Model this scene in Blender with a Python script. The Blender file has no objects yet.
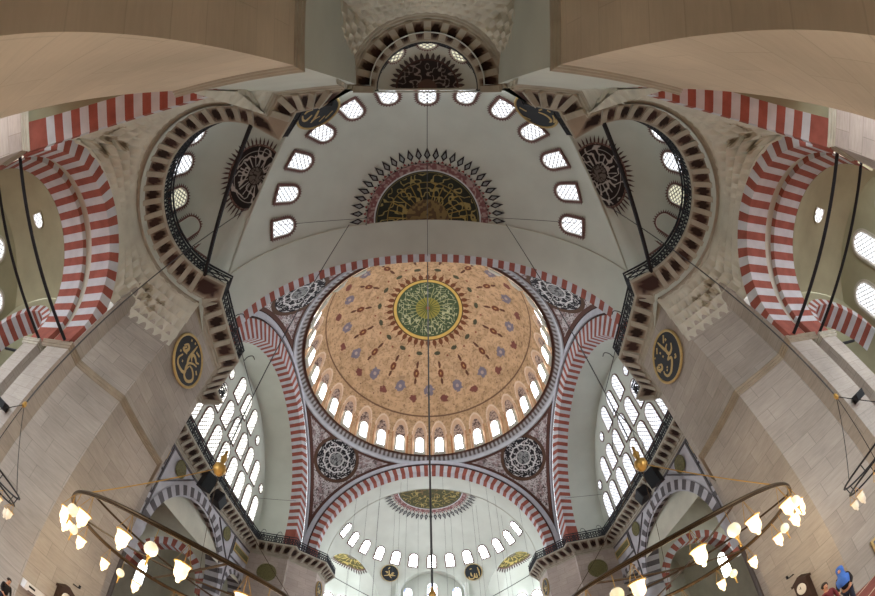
import bpy, bmesh, math, random
import numpy as np
from mathutils import Vector, Matrix
random.seed(5)
PI = math.pi
# heights are measured from eye level; the finished scene is lifted so the floor is z = 0
K = 14.5 / 17           # the near masonry was surveyed with its cornice at 17 units; it stands at 14.5 m
FLOOR = -2.2            # floor in those survey units
FLOOR_T = FLOOR * K     # floor in metres
LIFT = -FLOOR_T
CF = 48.05 / K          # mirror line between the near and far piers, survey units
YC = 24.47              # centre of the great dome along the nave
COL = bpy.context.scene.collection
NEAR = set()            # names of things built in survey units
class survey:
    def __enter__(s): s.n = {o.name for o in COL.objects}
    def __exit__(s, *a): NEAR.update({o.name for o in COL.objects if o.parent is None} - s.n)

# ------------------------------------------------------------------ helpers
def lin(c):
    if isinstance(c, str):
        c = [int(c[i:i + 2], 16) / 255 for i in (0, 2, 4)]
    return tuple((x / 12.92 if x <= .04045 else ((x + .055) / 1.055) ** 2.4) for x in c[:3])

def vn(x, y, z=0.0, seed=0):
    """smooth value noise in -1..1 for numpy arrays"""
    x, y, z = np.broadcast_arrays(np.asarray(x, float), np.asarray(y, float), np.asarray(z, float))
    xi, yi, zi = np.floor(x), np.floor(y), np.floor(z)
    fx, fy, fz = x - xi, y - yi, z - zi
    fx, fy, fz = [t * t * (3 - 2 * t) for t in (fx, fy, fz)]
    def h(a, b, c):
        s = np.sin(a * 127.1 + b * 311.7 + c * 74.7 + seed * 53.3) * 43758.5453
        return s - np.floor(s)
    r = 0
    for i in (0, 1):
        for j in (0, 1):
            for k in (0, 1):
                r = r + h(xi + i, yi + j, zi + k) * (fx if i else 1 - fx) * (fy if j else 1 - fy) * (fz if k else 1 - fz)
    return r * 2 - 1

BASES = {}
class MB:
    def __init__(s):
        s.v, s.f, s.m, s.c, s.n = [], [], [], [], 0
    def add(s, v, f, m=0, col=None):
        v = np.asarray(v, float).reshape(-1, 3)
        s.v.append(v)
        fl = [tuple(int(i) + s.n for i in q) for q in f]
        s.f += fl
        s.m += ([int(m)] * len(fl) if np.isscalar(m) else [int(q) for q in m])
        if col is None:
            col = np.ones((len(v), 3)) * .5
        col = np.asarray(col, float)
        s.c.append(np.broadcast_to(col, (len(v), 3)) if col.ndim == 1 else col.reshape(-1, 3))
        s.n += len(v)
        return s
    def grid(s, P, m=0, col=None, close=False):
        P = np.asarray(P, float)
        n, k = P.shape[:2]
        idx = np.arange(n * k).reshape(n, k)
        if close:
            idx = np.concatenate([idx, idx[:, :1]], 1)
        q = np.stack([idx[:-1, :-1], idx[1:, :-1], idx[1:, 1:], idx[:-1, 1:]], -1)
        if not np.isscalar(m):
            m = np.broadcast_to(np.asarray(m), q.shape[:2]).reshape(-1)
        return s.add(P.reshape(-1, 3), q.reshape(-1, 4), m, None if col is None else np.asarray(col).reshape(-1, 3))
    def box(s, c, d, m=0, col=None, R=None):
        c, d = np.array(c, float), np.array(d, float) / 2
        v = np.array([[x, y, z] for x in (-1, 1) for y in (-1, 1) for z in (-1, 1)]) * d
        if R is not None:
            v = v @ np.array(R, float).T
        return s.add(v + c, [(0, 1, 3, 2), (4, 6, 7, 5), (0, 4, 5, 1), (2, 3, 7, 6), (0, 2, 6, 4), (1, 5, 7, 3)], m, col)
    def tube(s, pts, r, n=6, m=0, col=None, cap=True, closed=False):
        P = np.array(pts, float)
        k = len(P)
        rr = np.broadcast_to(np.asarray(r, float), (k,))
        if closed:
            T = np.roll(P, -1, 0) - np.roll(P, 1, 0)
        else:
            T = np.gradient(P, axis=0)
        T = T / np.maximum(np.linalg.norm(T, axis=1, keepdims=True), 1e-9)
        a = np.array([0, 0, 1.]) if abs(T[0, 2]) < .9 else np.array([1., 0, 0])
        rings = []
        for i in range(k):
            u = a - T[i] * (a @ T[i]); u /= np.linalg.norm(u); a = u
            w = np.cross(T[i], u)
            th = np.arange(n) * 2 * PI / n
            rings.append(P[i] + rr[i] * (np.cos(th)[:, None] * u + np.sin(th)[:, None] * w))
        V = np.concatenate(rings)
        F = []
        for i in range(k if closed else k - 1):
            j = (i + 1) % k
            for t in range(n):
                F.append((i * n + t, i * n + (t + 1) % n, j * n + (t + 1) % n, j * n + t))
        if cap and not closed:
            F += [tuple(range(n))[::-1], tuple((k - 1) * n + t for t in range(n))]
        return s.add(V, F, m, col)
    def lathe(s, prof, c=(0, 0, 0), n=16, m=0, col=None):
        th = np.arange(n) * 2 * PI / n
        P = np.array([[[c[0] + r * math.cos(t), c[1] + r * math.sin(t), c[2] + z] for t in th] for r, z in prof])
        return s.grid(P, m, col, close=True)
    def prism(s, poly, z0, z1, m=0, col=None):
        n = len(poly)
        V = [(x, y, z0) for x, y in poly] + [(x, y, z1) for x, y in poly]
        F = [(i, (i + 1) % n, n + (i + 1) % n, n + i) for i in range(n)] + [tuple(range(n))[::-1], tuple(range(n, 2 * n))]
        return s.add(V, F, m, col)
    def xform(s, fn):
        s.v = [fn(v) for v in s.v]
        return s
    def build(s, name, mats, parent=None, smooth=False, origin=None, clip=None):
        V = np.concatenate(s.v)
        me = bpy.data.meshes.new(name)
        if clip is None:
            lo, hi = V.min(0), V.max(0)
        else:
            lo, hi = V.min(0), V.max(0)
        o = np.array(origin if origin is not None else ((lo[0] + hi[0]) / 2, (lo[1] + hi[1]) / 2, lo[2]), float)
        me.from_pydata((V - o).tolist(), [], s.f)
        me.polygons.foreach_set('material_index', np.array(s.m, np.int32))
        at = me.color_attributes.new('Col', 'FLOAT_COLOR', 'POINT')
        C = np.concatenate(s.c)
        at.data.foreach_set('color', np.concatenate([C, np.ones((len(C), 1))], 1).astype(np.float32).reshape(-1))
        if clip:
            bm = bmesh.new(); bm.from_mesh(me)
            for (pc, pn) in clip:
                bmesh.ops.bisect_plane(bm, geom=bm.verts[:] + bm.edges[:] + bm.faces[:], plane_co=Vector(np.array(pc, float) - o), plane_no=Vector(pn), clear_inner=True)
            bm.to_mesh(me); bm.free()
        if smooth:
            me.polygons.foreach_set('use_smooth', np.ones(len(me.polygons), bool))
        for mt in (mats if isinstance(mats, (list, tuple)) else [mats]):
            me.materials.append(mt)
        me.update()
        ob = bpy.data.objects.new(name, me); COL.objects.link(ob)
        if parent is not None:
            ob.parent = parent
            ob.location = Vector(o - BASES[parent.name])
        else:
            ob.location = Vector(o)
        BASES[ob.name] = o
        return ob

def thing(name, label, cat, base, group=None):
    o = bpy.data.objects.new(name, None); COL.objects.link(o)
    o.location = Vector(base); BASES[o.name] = np.array(base, float)
    o['label'] = label; o['category'] = cat
    if group: o['group'] = group
    return o
def tag(o, label, cat, group=None):
    o['label'] = label; o['category'] = cat
    if group: o['group'] = group
    return o
def struct(o):
    o['kind'] = 'structure'; return o
def fy(y): return 2 * YC - y

def catmull(pts, n=6):
    P = [np.array(p, float) for p in pts]
    if len(P) < 3: return P
    P = [2 * P[0] - P[1]] + P + [2 * P[-1] - P[-2]]
    out = []
    for i in range(1, len(P) - 2):
        a, b, c, d = P[i - 1:i + 3]
        for k in range(n):
            t = k / n
            out.append(.5 * (2 * b + (c - a) * t + (2 * a - 5 * b + 4 * c - d) * t * t + (3 * b - a - 3 * c + d) * t ** 3))
    return out + [P[-2]]

# ------------------------------------------------------------------ materials
def newmat(name):
    m = bpy.data.materials.new(name); m.use_nodes = True
    nt = m.node_tree
    return m, nt, nt.nodes['Principled BSDF']
def nd(nt, t, **kw):
    n = nt.nodes.new(t)
    for k, v in kw.items(): setattr(n, k, v)
    return n
def mathn(nt, op, a, b=None, c=None):
    n = nd(nt, 'ShaderNodeMath', operation=op)
    for i, x in enumerate((a, b, c)):
        if x is None: continue
        if hasattr(x, 'type') and hasattr(x, 'is_linked'): nt.links.new(x, n.inputs[i])
        else: n.inputs[i].default_value = x
    return n.outputs[0]
def mottle(nt, colsock, scale, amt, detail=4):
    """multiply a colour by soft noise of the place itself (stains, uneven plaster)"""
    g = nd(nt, 'ShaderNodeNewGeometry')
    n = nd(nt, 'ShaderNodeTexNoise'); n.inputs['Scale'].default_value = scale; n.inputs['Detail'].default_value = detail
    nt.links.new(g.outputs['Position'], n.inputs['Vector'])
    mr = nd(nt, 'ShaderNodeMapRange'); mr.inputs['From Min'].default_value = .3; mr.inputs['From Max'].default_value = .7
    mr.inputs['To Min'].default_value = 1 - amt; mr.inputs['To Max'].default_value = 1 + amt * .6
    nt.links.new(n.outputs['Fac'], mr.inputs['Value'])
    mx = nd(nt, 'ShaderNodeMix', data_type='RGBA', blend_type='MULTIPLY'); mx.inputs[0].default_value = 1
    nt.links.new(colsock, mx.inputs[6]); nt.links.new(mr.outputs[0], mx.inputs[7])
    return mx.outputs[2]
def plain(name, c, rough=.7, amt=.15, scale=1.5, metal=0, bump=0, bscale=3, spec=.25):
    m, nt, b = newmat(name)
    rgb = nd(nt, 'ShaderNodeRGB'); rgb.outputs[0].default_value = (*lin(c), 1)
    nt.links.new(mottle(nt, rgb.outputs[0], scale, amt), b.inputs['Base Color'])
    b.inputs['Roughness'].default_value = rough; b.inputs['Metallic'].default_value = metal
    b.inputs['Specular IOR Level'].default_value = spec
    if bump:
        g = nd(nt, 'ShaderNodeNewGeometry')
        v = nd(nt, 'ShaderNodeTexVoronoi'); v.inputs['Scale'].default_value = bscale
        nt.links.new(g.outputs['Position'], v.inputs['Vector'])
        bp = nd(nt, 'ShaderNodeBump'); bp.inputs['Strength'].default_value = bump; bp.inputs['Distance'].default_value = .2
        nt.links.new(v.outputs['Distance'], bp.inputs['Height']); nt.links.new(bp.outputs[0], b.inputs['Normal'])
    return m
def painted(name, rough=.75, amt=.12, scale=1.2):
    m, nt, b = newmat(name)
    a = nd(nt, 'ShaderNodeAttribute', attribute_name='Col')
    nt.links.new(mottle(nt, a.outputs['Color'], scale, amt), b.inputs['Base Color'])
    b.inputs['Roughness'].default_value = rough; b.inputs['Specular IOR Level'].default_value = .2
    return m
def ashlar(name, c1, c2, mortar, bw=1.5, rh=.62, rough=.7, amt=.22, streak=.12):
    m, nt, b = newmat(name)
    g = nd(nt, 'ShaderNodeNewGeometry')
    sp = nd(nt, 'ShaderNodeSeparateXYZ'); nt.links.new(g.outputs['Position'], sp.inputs[0])
    sn = nd(nt, 'ShaderNodeSeparateXYZ'); nt.links.new(g.outputs['Normal'], sn.inputs[0])
    ax = mathn(nt, 'ABSOLUTE', sn.outputs[0]); ay = mathn(nt, 'ABSOLUTE', sn.outputs[1])
    f = mathn(nt, 'GREATER_THAN', ax, ay)
    d = mathn(nt, 'SUBTRACT', sp.outputs[1], sp.outputs[0])
    h = mathn(nt, 'MULTIPLY_ADD', d, f, sp.outputs[0])
    cb = nd(nt, 'ShaderNodeCombineXYZ'); nt.links.new(h, cb.inputs[0]); nt.links.new(sp.outputs[2], cb.inputs[1])
    br = nd(nt, 'ShaderNodeTexBrick'); br.offset = .37
    br.inputs['Color1'].default_value = (*lin(c1), 1); br.inputs['Color2'].default_value = (*lin(c2), 1); br.inputs['Mortar'].default_value = (*lin(mortar), 1)
    br.inputs['Scale'].default_value = 1; br.inputs['Mortar Size'].default_value = .012; br.inputs['Mortar Smooth'].default_value = .3
    br.inputs['Brick Width'].default_value = bw; br.inputs['Row Height'].default_value = rh
    nt.links.new(cb.outputs[0], br.inputs['Vector'])
    # veins of the stone: noise stretched along the bed
    mp = nd(nt, 'ShaderNodeMapping'); mp.inputs['Scale'].default_value = (1.2, 9, 1)
    nt.links.new(cb.outputs[0], mp.inputs['Vector'])
    ns = nd(nt, 'ShaderNodeTexNoise'); ns.inputs['Scale'].default_value = 1.5; ns.inputs['Detail'].default_value = 5; ns.inputs['Distortion'].default_value = .8
    nt.links.new(mp.outputs[0], ns.inputs['Vector'])
    mr = nd(nt, 'ShaderNodeMapRange'); mr.inputs['From Min'].default_value = .3; mr.inputs['From Max'].default_value = .7
    mr.inputs['To Min'].default_value = 1 - streak; mr.inputs['To Max'].default_value = 1 + streak * .6
    nt.links.new(ns.outputs['Fac'], mr.inputs['Value'])
    mx = nd(nt, 'ShaderNodeMix', data_type='RGBA', blend_type='MULTIPLY'); mx.inputs[0].default_value = 1
    nt.links.new(br.outputs['Color'], mx.inputs[6]); nt.links.new(mr.outputs[0], mx.inputs[7])
    nt.links.new(mottle(nt, mx.outputs[2], .35, amt), b.inputs['Base Color'])
    b.inputs['Roughness'].default_value = rough; b.inputs['Specular IOR Level'].default_value = .25
    return m
def glow(name, c, strength, lattice=None, lw=.03):
    """daylit glass: bright pane crossed by the dark bars of its plaster lattice"""
    m, nt, b = newmat(name)
    out = nt.nodes['Material Output']
    em = nd(nt, 'ShaderNodeEmission'); em.inputs[0].default_value = (*lin(c), 1); em.inputs[1].default_value = strength
    if not lattice:
        nt.links.new(em.outputs[0], out.inputs[0]); return m
    tc = nd(nt, 'ShaderNodeTexCoord'); sp = nd(nt, 'ShaderNodeSeparateXYZ'); nt.links.new(tc.outputs['Object'], sp.inputs[0])
    u = mathn(nt, 'ADD', sp.outputs[0], sp.outputs[2]); v = mathn(nt, 'SUBTRACT', sp.outputs[0], sp.outputs[2])
    bars = None
    for q in (u, v):
        t = mathn(nt, 'PINGPONG', q, lattice / 2)
        k = mathn(nt, 'LESS_THAN', t, lw)
        bars = k if bars is None else mathn(nt, 'MAXIMUM', bars, k)
    b.inputs['Base Color'].default_value = (.55, .56, .58, 1)
    ms = nd(nt, 'ShaderNodeMixShader'); nt.links.new(bars, ms.inputs[0]); nt.links.new(em.outputs[0], ms.inputs[1]); nt.links.new(b.outputs[0], ms.inputs[2])
    nt.links.new(ms.outputs[0], out.inputs[0])
    return m

M = {}
M['plaster'] = plain('pale_plaster', 'c1c8bf', .85, .07, .5)
M['plaster_warm'] = plain('warm_plaster', 'bfc0b2', .85, .14, .6)
M['plaster_olive'] = plain('olive_plaster', '98967c', .85, .14, .6)
M['muqarnas'] = plain('carved_plaster', 'c6c6b8', .85, .2, .9, bump=.55, bscale=2.2)
M['stone'] = ashlar('pier_limestone', 'aaa49b', '9e988f', '8f8a82')
M['stone_tan'] = ashlar('ochre_limestone', 'c0b49f', 'bbaf9a', 'b2a793', 1.9, .75, streak=.05)
M['stone_grey'] = ashlar('grey_limestone', 'b3a9a0', 'a79d95', '938980')
M['mould'] = plain('stone_moulding', 'a9a799', .75, .15, 2)
M['string'] = plain('string_course', '8f8675', .75, .15, 2)
M['red'] = plain('red_voussoir', '95564a', .8, .22, 1.6)
M['white'] = plain('white_voussoir', 'bfc3c8', .8, .12, 1.6)
M['dgrey'] = plain('dark_grey_voussoir', '5d5b5e', .7, .2, 2)
M['lgrey'] = plain('pale_marble', 'b4b6bd', .55, .15, 1.2)
M['bluegrey'] = plain('blue_grey_band', 'b7bcc6', .75, .1, 2)
M['darkline'] = plain('dark_brown_line', '40302c', .8, .1, 2)
M['brown'] = plain('brown_paint', '6a4c3e', .8, .15, 2)
M['iron'] = plain('black_iron', '24262b', .5, .1, 3, metal=.3)
M['bronze'] = plain('dark_bronze', '4a3c2a', .4, .15, 5, metal=.7)
M['gold'] = plain('gilt', 'b3904e', .35, .1, 5, metal=.55)
M['goldpaint'] = plain('gold_leaf_paint', 'b8a26c', .5, .12, 6)
M['black'] = plain('black_board', '1c2226', .5, .1, 4)
M['granite'] = plain('dark_granite', '5b5149', .35, .25, 6)
M['paint'] = painted('painted_plaster')
M['flame'] = plain('maroon_stencil', '735a56', .85, .2, 5)
M['sill'] = plain('white_reveal', 'd8d8d2', .8, .05, 2)
M['day'] = glow('daylit_lattice', 'f2f7ff', 1.1, .36, .05)
M['day_fine'] = glow('daylit_fine_lattice', 'eef4ff', .95, .46, .06)
M['day_sun'] = glow('sunlit_fine_lattice', 'f6f6ea', 1.6, .46, .07)
M['day_arcade'] = glow('arcade_daylit_lattice', 'f2f7ec', 9.0, .4, .05)
M['day_arcade_left'] = glow('arcade_left_daylit_lattice', 'f2f7f4', 4.0, .4, .05)
M['day_aisle'] = glow('aisle_daylit_lattice', 'f0f4fa', 1.0, .4, .05)
M['day_clear'] = glow('daylit_glass', 'f4f7ff', 11.5)
M['day_low'] = glow('shaded_daylit_lattice', 'e8e4c4', .42, .3, .045)
M['wood'] = plain('dark_walnut', '3b2a20', .45, .2, 4)
M['brass_dial'] = plain('white_dial', 'd8d6cc', .4, .05, 4)
M['speaker'] = plain('black_speaker', '26262a', .6, .1, 4)
M['acwhite'] = plain('white_plastic', 'd6d7d8', .4, .04, 4)
M['wire'] = plain('grey_wire', '46484a', .6, .05, 4)
M['balu'] = plain('dark_lattice', '2c3036', .6, .2, 3)

# coloured glass of the qibla windows
def stained():
    m, nt, b = newmat('stained_glass'); out = nt.nodes['Material Output']
    tc = nd(nt, 'ShaderNodeTexCoord'); v = nd(nt, 'ShaderNodeTexVoronoi'); v.inputs['Scale'].default_value = 3.5
    nt.links.new(tc.outputs['Object'], v.inputs['Vector'])
    cr = nd(nt, 'ShaderNodeValToRGB'); e = cr.color_ramp.elements
    e[0].color = (*lin('e8f0ff'), 1); e[0].position = .35; e[1].color = (*lin('5a6aa0'), 1); e[1].position = .75
    x = e.new(.6); x.color = (*lin('c86a60'), 1)
    cr.color_ramp.interpolation = 'CONSTANT'
    sp = nd(nt, 'ShaderNodeSeparateXYZ'); nt.links.new(v.outputs['Color'], sp.inputs[0]); nt.links.new(sp.outputs[0], cr.inputs[0])
    em = nd(nt, 'ShaderNodeEmission'); em.inputs[1].default_value = 2.5
    nt.links.new(cr.outputs[0], em.inputs[0]); nt.links.new(em.outputs[0], out.inputs[0])
    return m
M['stained'] = stained()
def lampglass():
    m, nt, b = newmat('lit_lamp_glass')
    b.inputs['Base Color'].default_value = (.95, .9, .8, 1); b.inputs['Roughness'].default_value = .2
    b.inputs['Emission Color'].default_value = (1.0, .66, .26, 1); b.inputs['Emission Strength'].default_value = .8
    return m
M['lampglass'] = lampglass()
def globeglow():
    m, nt, b = newmat('ivory_globe')
    b.inputs['Base Color'].default_value = (*lin('e6dcc0'), 1); b.inputs['Roughness'].default_value = .25
    b.inputs['Emission Color'].default_value = (1.0, .82, .5, 1); b.inputs['Emission Strength'].default_value = .25  # ornament, not a lamp: soft glow added through emission
    return m
M['globe'] = globeglow()
def clearglass():
    m, nt, b = newmat('unlit_glass_faint_glow')
    b.inputs['Base Color'].default_value = (*lin('cfc8b8'), 1); b.inputs['Roughness'].default_value = .15
    b.inputs['Emission Color'].default_value = (1.0, .85, .6, 1); b.inputs['Emission Strength'].default_value = .15  # faint glow added to the glass, though the lamp is not lit
    return m
M['unlit'] = clearglass()
def carpet():
    m, nt, b = newmat('red_prayer_carpet')
    g = nd(nt, 'ShaderNodeNewGeometry'); sp = nd(nt, 'ShaderNodeSeparateXYZ'); nt.links.new(g.outputs['Position'], sp.inputs[0])
    t = mathn(nt, 'PINGPONG', sp.outputs[1], .62)
    k = mathn(nt, 'LESS_THAN', t, .05)
    mx = nd(nt, 'ShaderNodeMix', data_type='RGBA'); mx.inputs[6].default_value = (*lin('7f4038'), 1); mx.inputs[7].default_value = (*lin('c9b9a4'), 1)
    nt.links.new(k, mx.inputs[0])
    nt.links.new(mottle(nt, mx.outputs[2], 3, .25), b.inputs['Base Color']); b.inputs['Roughness'].default_value = .95
    return m
M['carpet'] = carpet()

# ------------------------------------------------------------------ windows
WIN = [0]
WMESH = {}
def arch_outline(hw, z0, zs, d=0.0, n=14, ty=None):
    """closed outline (x, z) of a round-headed light; hw half width, zs springing, d grows it outwards"""
    if ty == 'round':
        return [((hw + d) * math.cos(t), (hw * 1.25 + d) * math.sin(t)) for t in np.linspace(0, 2 * PI, 28, endpoint=False)]
    p = [(hw + d, z0 - d), (hw + d, z0 + (zs - z0) * .5), (hw + d, zs)]
    p += [((hw + d) * math.cos(t), zs + (hw + d) * 1.12 * math.sin(t)) for t in np.linspace(0, PI, n)[1:-1]]
    p += [(-hw - d, zs), (-hw - d, z0 + (zs - z0) * .5), (-hw - d, z0 - d)]
    return p
def window_mesh(key, w, h, R=0, border=.1, flame=0, pane='day', ty=None, reveal=.05, frame='flame', depth=.07):
    if key in WMESH: return WMESH[key]
    hw = w / 2; z0 = -h / 2; zs = h / 2 - hw * 1.12
    mb = MB()
    def put(pts, y):
        return [(x, y + ((x * x + z * z) / (2 * R) if R else 0), z) for x, z in pts]
    def ring(a, b, m):
        n = len(a)
        mb.add(a + b, [(i, (i + 1) % n, n + (i + 1) % n, n + i) for i in range(n)], m)
    o0 = arch_outline(hw, z0, zs, 0, ty=ty); o1 = arch_outline(hw, z0, zs, reveal, ty=ty); o2 = arch_outline(hw, z0, zs, reveal + border, ty=ty)
    pn = put(o0, .03)
    c = (0, .03, 0)
    mb.add(pn + [c], [(i, (i + 1) % len(pn), len(pn)) for i in range(len(pn))], 0)
    ring(put(o0, .03), put(o1, depth), 1)
    ring(put(o1, depth), put(o2, depth * .85 if depth < .1 else .04), 2)
    ring(put(o2, depth * .85 if depth < .1 else .04), put(o2, -.05), 2)
    if flame:
        # stencilled teeth round the light
        per = o2
        for i in range(len(per)):
            a = np.array(per[i]); b2 = np.array(per[(i + 1) % len(per)])
            L = np.linalg.norm(b2 - a); k = max(1, int(round(L / .17)))
            nrm = np.array([b2[1] - a[1], -(b2[0] - a[0])]); nrm /= max(L, 1e-6)
            for j in range(k):
                p, q = a + (b2 - a) * (j / k), a + (b2 - a) * ((j + .8) / k)
                mid = (p + q) / 2 + nrm * flame
                mb.add(put([p, q, mid], .05), [(0, 1, 2)], 2)
    ob = mb.build('window', [M[pane], M['sill'], M[frame]], origin=(0, 0, 0))
    me = ob.data; bpy.data.objects.remove(ob)
    WMESH[key] = me
    return me
def window(me, pos, inward, up=(0, 0, 1), off=0.0):
    """place a light: its +Y looks into the hall"""
    n = Vector(inward).normalized(); u = Vector(up); u = (u - n * u.dot(n)).normalized(); x = n.cross(u)
    WIN[0] += 1
    o = bpy.data.objects.new('window_%d' % WIN[0], me); COL.objects.link(o)
    mt = Matrix((x, n, u)).transposed().to_4x4(); mt.translation = Vector(pos) + n * off
    o.matrix_world = mt
    o['kind'] = 'structure'
    return o

# ------------------------------------------------------------------ floor
f = MB(); f.box((0, 22, FLOOR_T - .1), (64, 72, .2))
struct(f.build('floor', [M['carpet']]))

# ------------------------------------------------------------------ the great dome
def filigree(x, y, z, s, t, seed=0):
    return np.abs(vn(x * s, y * s, z * s, seed)) < t
def dome():
    na, nr = 900, 260
    ang = np.arange(na) * 2 * PI / na
    th = np.linspace(0, PI / 2, nr)
    R, H = 12.5, 12.8
    TH, A = np.meshgrid(th, ang, indexing='ij')
    rr = R * np.cos(TH)
    X, Y, Z = rr * np.sin(A), YC + rr * np.cos(A), 31.9 + H * np.sin(TH)
    X, Y, Z = [np.concatenate([q, e], 0) for q, e in ((np.stack([R * np.sin(ang)] * 1), X), (np.stack([YC + R * np.cos(ang)]), Y), (np.full((1, na), 30.9), Z))]
    rr = np.hypot(X, Y - YC); A = np.arctan2(X, Y - YC); deg = np.degrees(A)
    tan_, tan2 = np.array(lin('bfa07c')), np.array(lin('a18562'))
    n = vn(X * 2.2, Y * 2.2, Z * 2.2, 3)[..., None]
    C = tan_ * (1 - .5 * (n > .12)) + tan2 * (.5 * (n > .12))
    spk = vn(X * 6, Y * 6, Z * 6, 8)[..., None]
    C = C * (1 - .3 * (spk > .3))
    def put(mask, c):
        C[mask] = lin(c)
    def rep(step, off=0.0):   # signed arc distance to the nearest of a ring of motifs
        d = (deg - off + step / 2) % step - step / 2
        return np.radians(d) * rr
    arc = R * (PI / 2 - np.arccos(np.clip(rr / R, 0, 1)))      # distance from the crown along the surface
    arc = R * np.arcsin(np.clip(rr / R, 0, 1))
    def blob(step, off, r0, a, b, c, rag=0.0):
        u = rep(step, off); v = arc - R * math.asin(r0 / R)
        e = (u / a) ** 2 + (v / b) ** 2 + rag * vn(X * 4, Y * 4, Z * 4, 5)
        put(e < 1, c)
    # crown roundel
    put(rr < 4.45, '4a3420')
    put(rr < 4.36, 'c8aa5c')
    put(rr < 3.98, '435238')
    fil = (np.abs(vn(X * 3.4, Y * 3.4, 0, 2)) < .15) & (rr < 3.8) & (rr > 1.9)
    put(fil, 'aaad88')
    put((np.abs(rep(15)) < .05) & (rr > 1.3) & (rr < 3.1), '989c70')
    put(rr < 1.55, '8a8440')
    put((np.abs(rep(18, 4)) < .06) & (rr < 1.5), '5a6030')
    put(rr < .3, '8a5030')
    # bulbs
    blob(360 / 36, 0, 4.8, .27, .42, '6a4028')
    put((np.abs(rep(360 / 36)) < .04) & (rr > 5.1) & (rr < 5.5), '6a4028')
    # pills, spindles, clusters
    blob(22.5, 11.25, 6.1, .42, .26, '4a4a38')
    blob(22.5, 0, 6.6, .13, .13, '7c4434')
    blob(22.5, 11.25, 8.3, .36, .56, '6c3f2c')
    blob(22.5, 11.25, 7.4, .16, .5, '5a3a2c'); blob(22.5, 11.25, 9.05, .16, .42, '5a3a2c')
    blob(22.5, 11.25, 8.3, .09, .2, 'b08858')
    blob(22.5, 0, 9.75, .62, .72, '77707a', .7)
    blob(22.5, 0, 9.75, .2, .26, 'a89890')
    blob(22.5, 11.25, 10.5, .5, .46, '75483f', .7)
    blob(11.25, 5.6, 11.05, .08, .08, '5a4038')
    blob(7.5, 0, 7.2, .05, .05, '6a4a38')
    put((rr > 11.52) & (rr < 11.6), '6e5440')
    for off, r0 in ((2.8, 11.85), (8.4, 11.85)):
        blob(11.25, off, r0, .06, .06, '5a4038')
    # painted hoods over the lights
    zz = Z
    u = rep(11.25, 5.625)
    hood = np.maximum(np.abs(u) / 1.02, 0)
    top = (u / 1.0) ** 2 + ((zz - 33.7) / 2.4) ** 2
    inh = ((top < 1) & (zz > 33.9)) | ((np.abs(u) < 1.0) & (zz <= 33.9))
    put(inh & (zz < 36.4), 'd8c2a8')
    top2 = (u / .86) ** 2 + ((zz - 33.7) / 2.15) ** 2
    in2 = ((top2 < 1) & (zz > 33.9)) | ((np.abs(u) < .86) & (zz <= 33.9))
    put(in2, 'c8a98c')
    top3 = (u / .62) ** 2 + ((zz - 33.6) / 1.6) ** 2
    in3 = (top3 < 1) & (zz > 33)
    put(in3, 'b09a8c'); put(in3 & (np.abs(vn(u * 5, zz * 5, A * 9, 4)) < .2), '62504a')
    put((np.abs(np.abs(u) - .93) < .05) & (zz < 34), 'a87048')
    mb = MB()
    mb.grid(np.stack([X, Y, Z], -1), 0, C, close=True)
    struct(mb.build('great_dome_ceiling', [M['paint']], smooth=True))
    me = window_mesh('dome', .78, 2.1, border=.22, pane='day_clear', frame='plaster_warm', reveal=.06, depth=.28)
    for k in range(32):
        a = math.radians(5.625 + 11.25 * k)
        window(me, (12.5 * math.sin(a), YC + 12.5 * math.cos(a), 32.25), (-math.sin(a), -math.cos(a), -.06), off=.12)
    # cornice ring
    na = 1536
    ang = np.arange(na) * 2 * PI / na
    prof = [(13.75, 29.95), (13.36, 29.85), (13.36, 30.0), (13.3, 30.35), (13.1, 30.42), (12.92, 30.75), (12.78, 31.0), (12.72, 31.05), (12.52, 31.12)]
    rows, cols = [], []
    P, Cc = [], []
    for i, (r, z) in enumerate(prof):
        P.append(np.stack([r * np.sin(ang), YC + r * np.cos(ang), np.full(na, z)], -1))
        if i < 4: c = np.tile(lin('bcc2c8'), (na, 1))
        elif i < 6:
            tooth = ((np.arange(na) // 5) % 2 == 0)
            c = np.where(tooth[:, None], lin('625a57'), lin('a5a6a6'))
        else: c = np.tile(lin('6d5248'), (na, 1))
        Cc.append(c)
    mb = MB(); mb.grid(np.array(P), 0, np.array(Cc), close=True)
    struct(mb.build('dome_ring_cornice', [M['paint']], smooth=True))
    rl = MB()
    for z, r in ((31.75, .05), (31.2, .03)):
        rl.tube([(12.6 * math.sin(a), YC + 12.6 * math.cos(a), z) for a in np.linspace(0, 2 * PI, 128, endpoint=False)], r, 5, closed=True)
    for a in np.linspace(0, 2 * PI, 128, endpoint=False):
        rl.tube([(12.6 * math.sin(a), YC + 12.6 * math.cos(a), z) for z in (31.1, 31.75)], .02, 4)
    tag(rl.build('dome_gallery_railing', [M['iron']]), 'thin black iron railing circling the base of the great ochre dome', 'railing')
dome()

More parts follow.
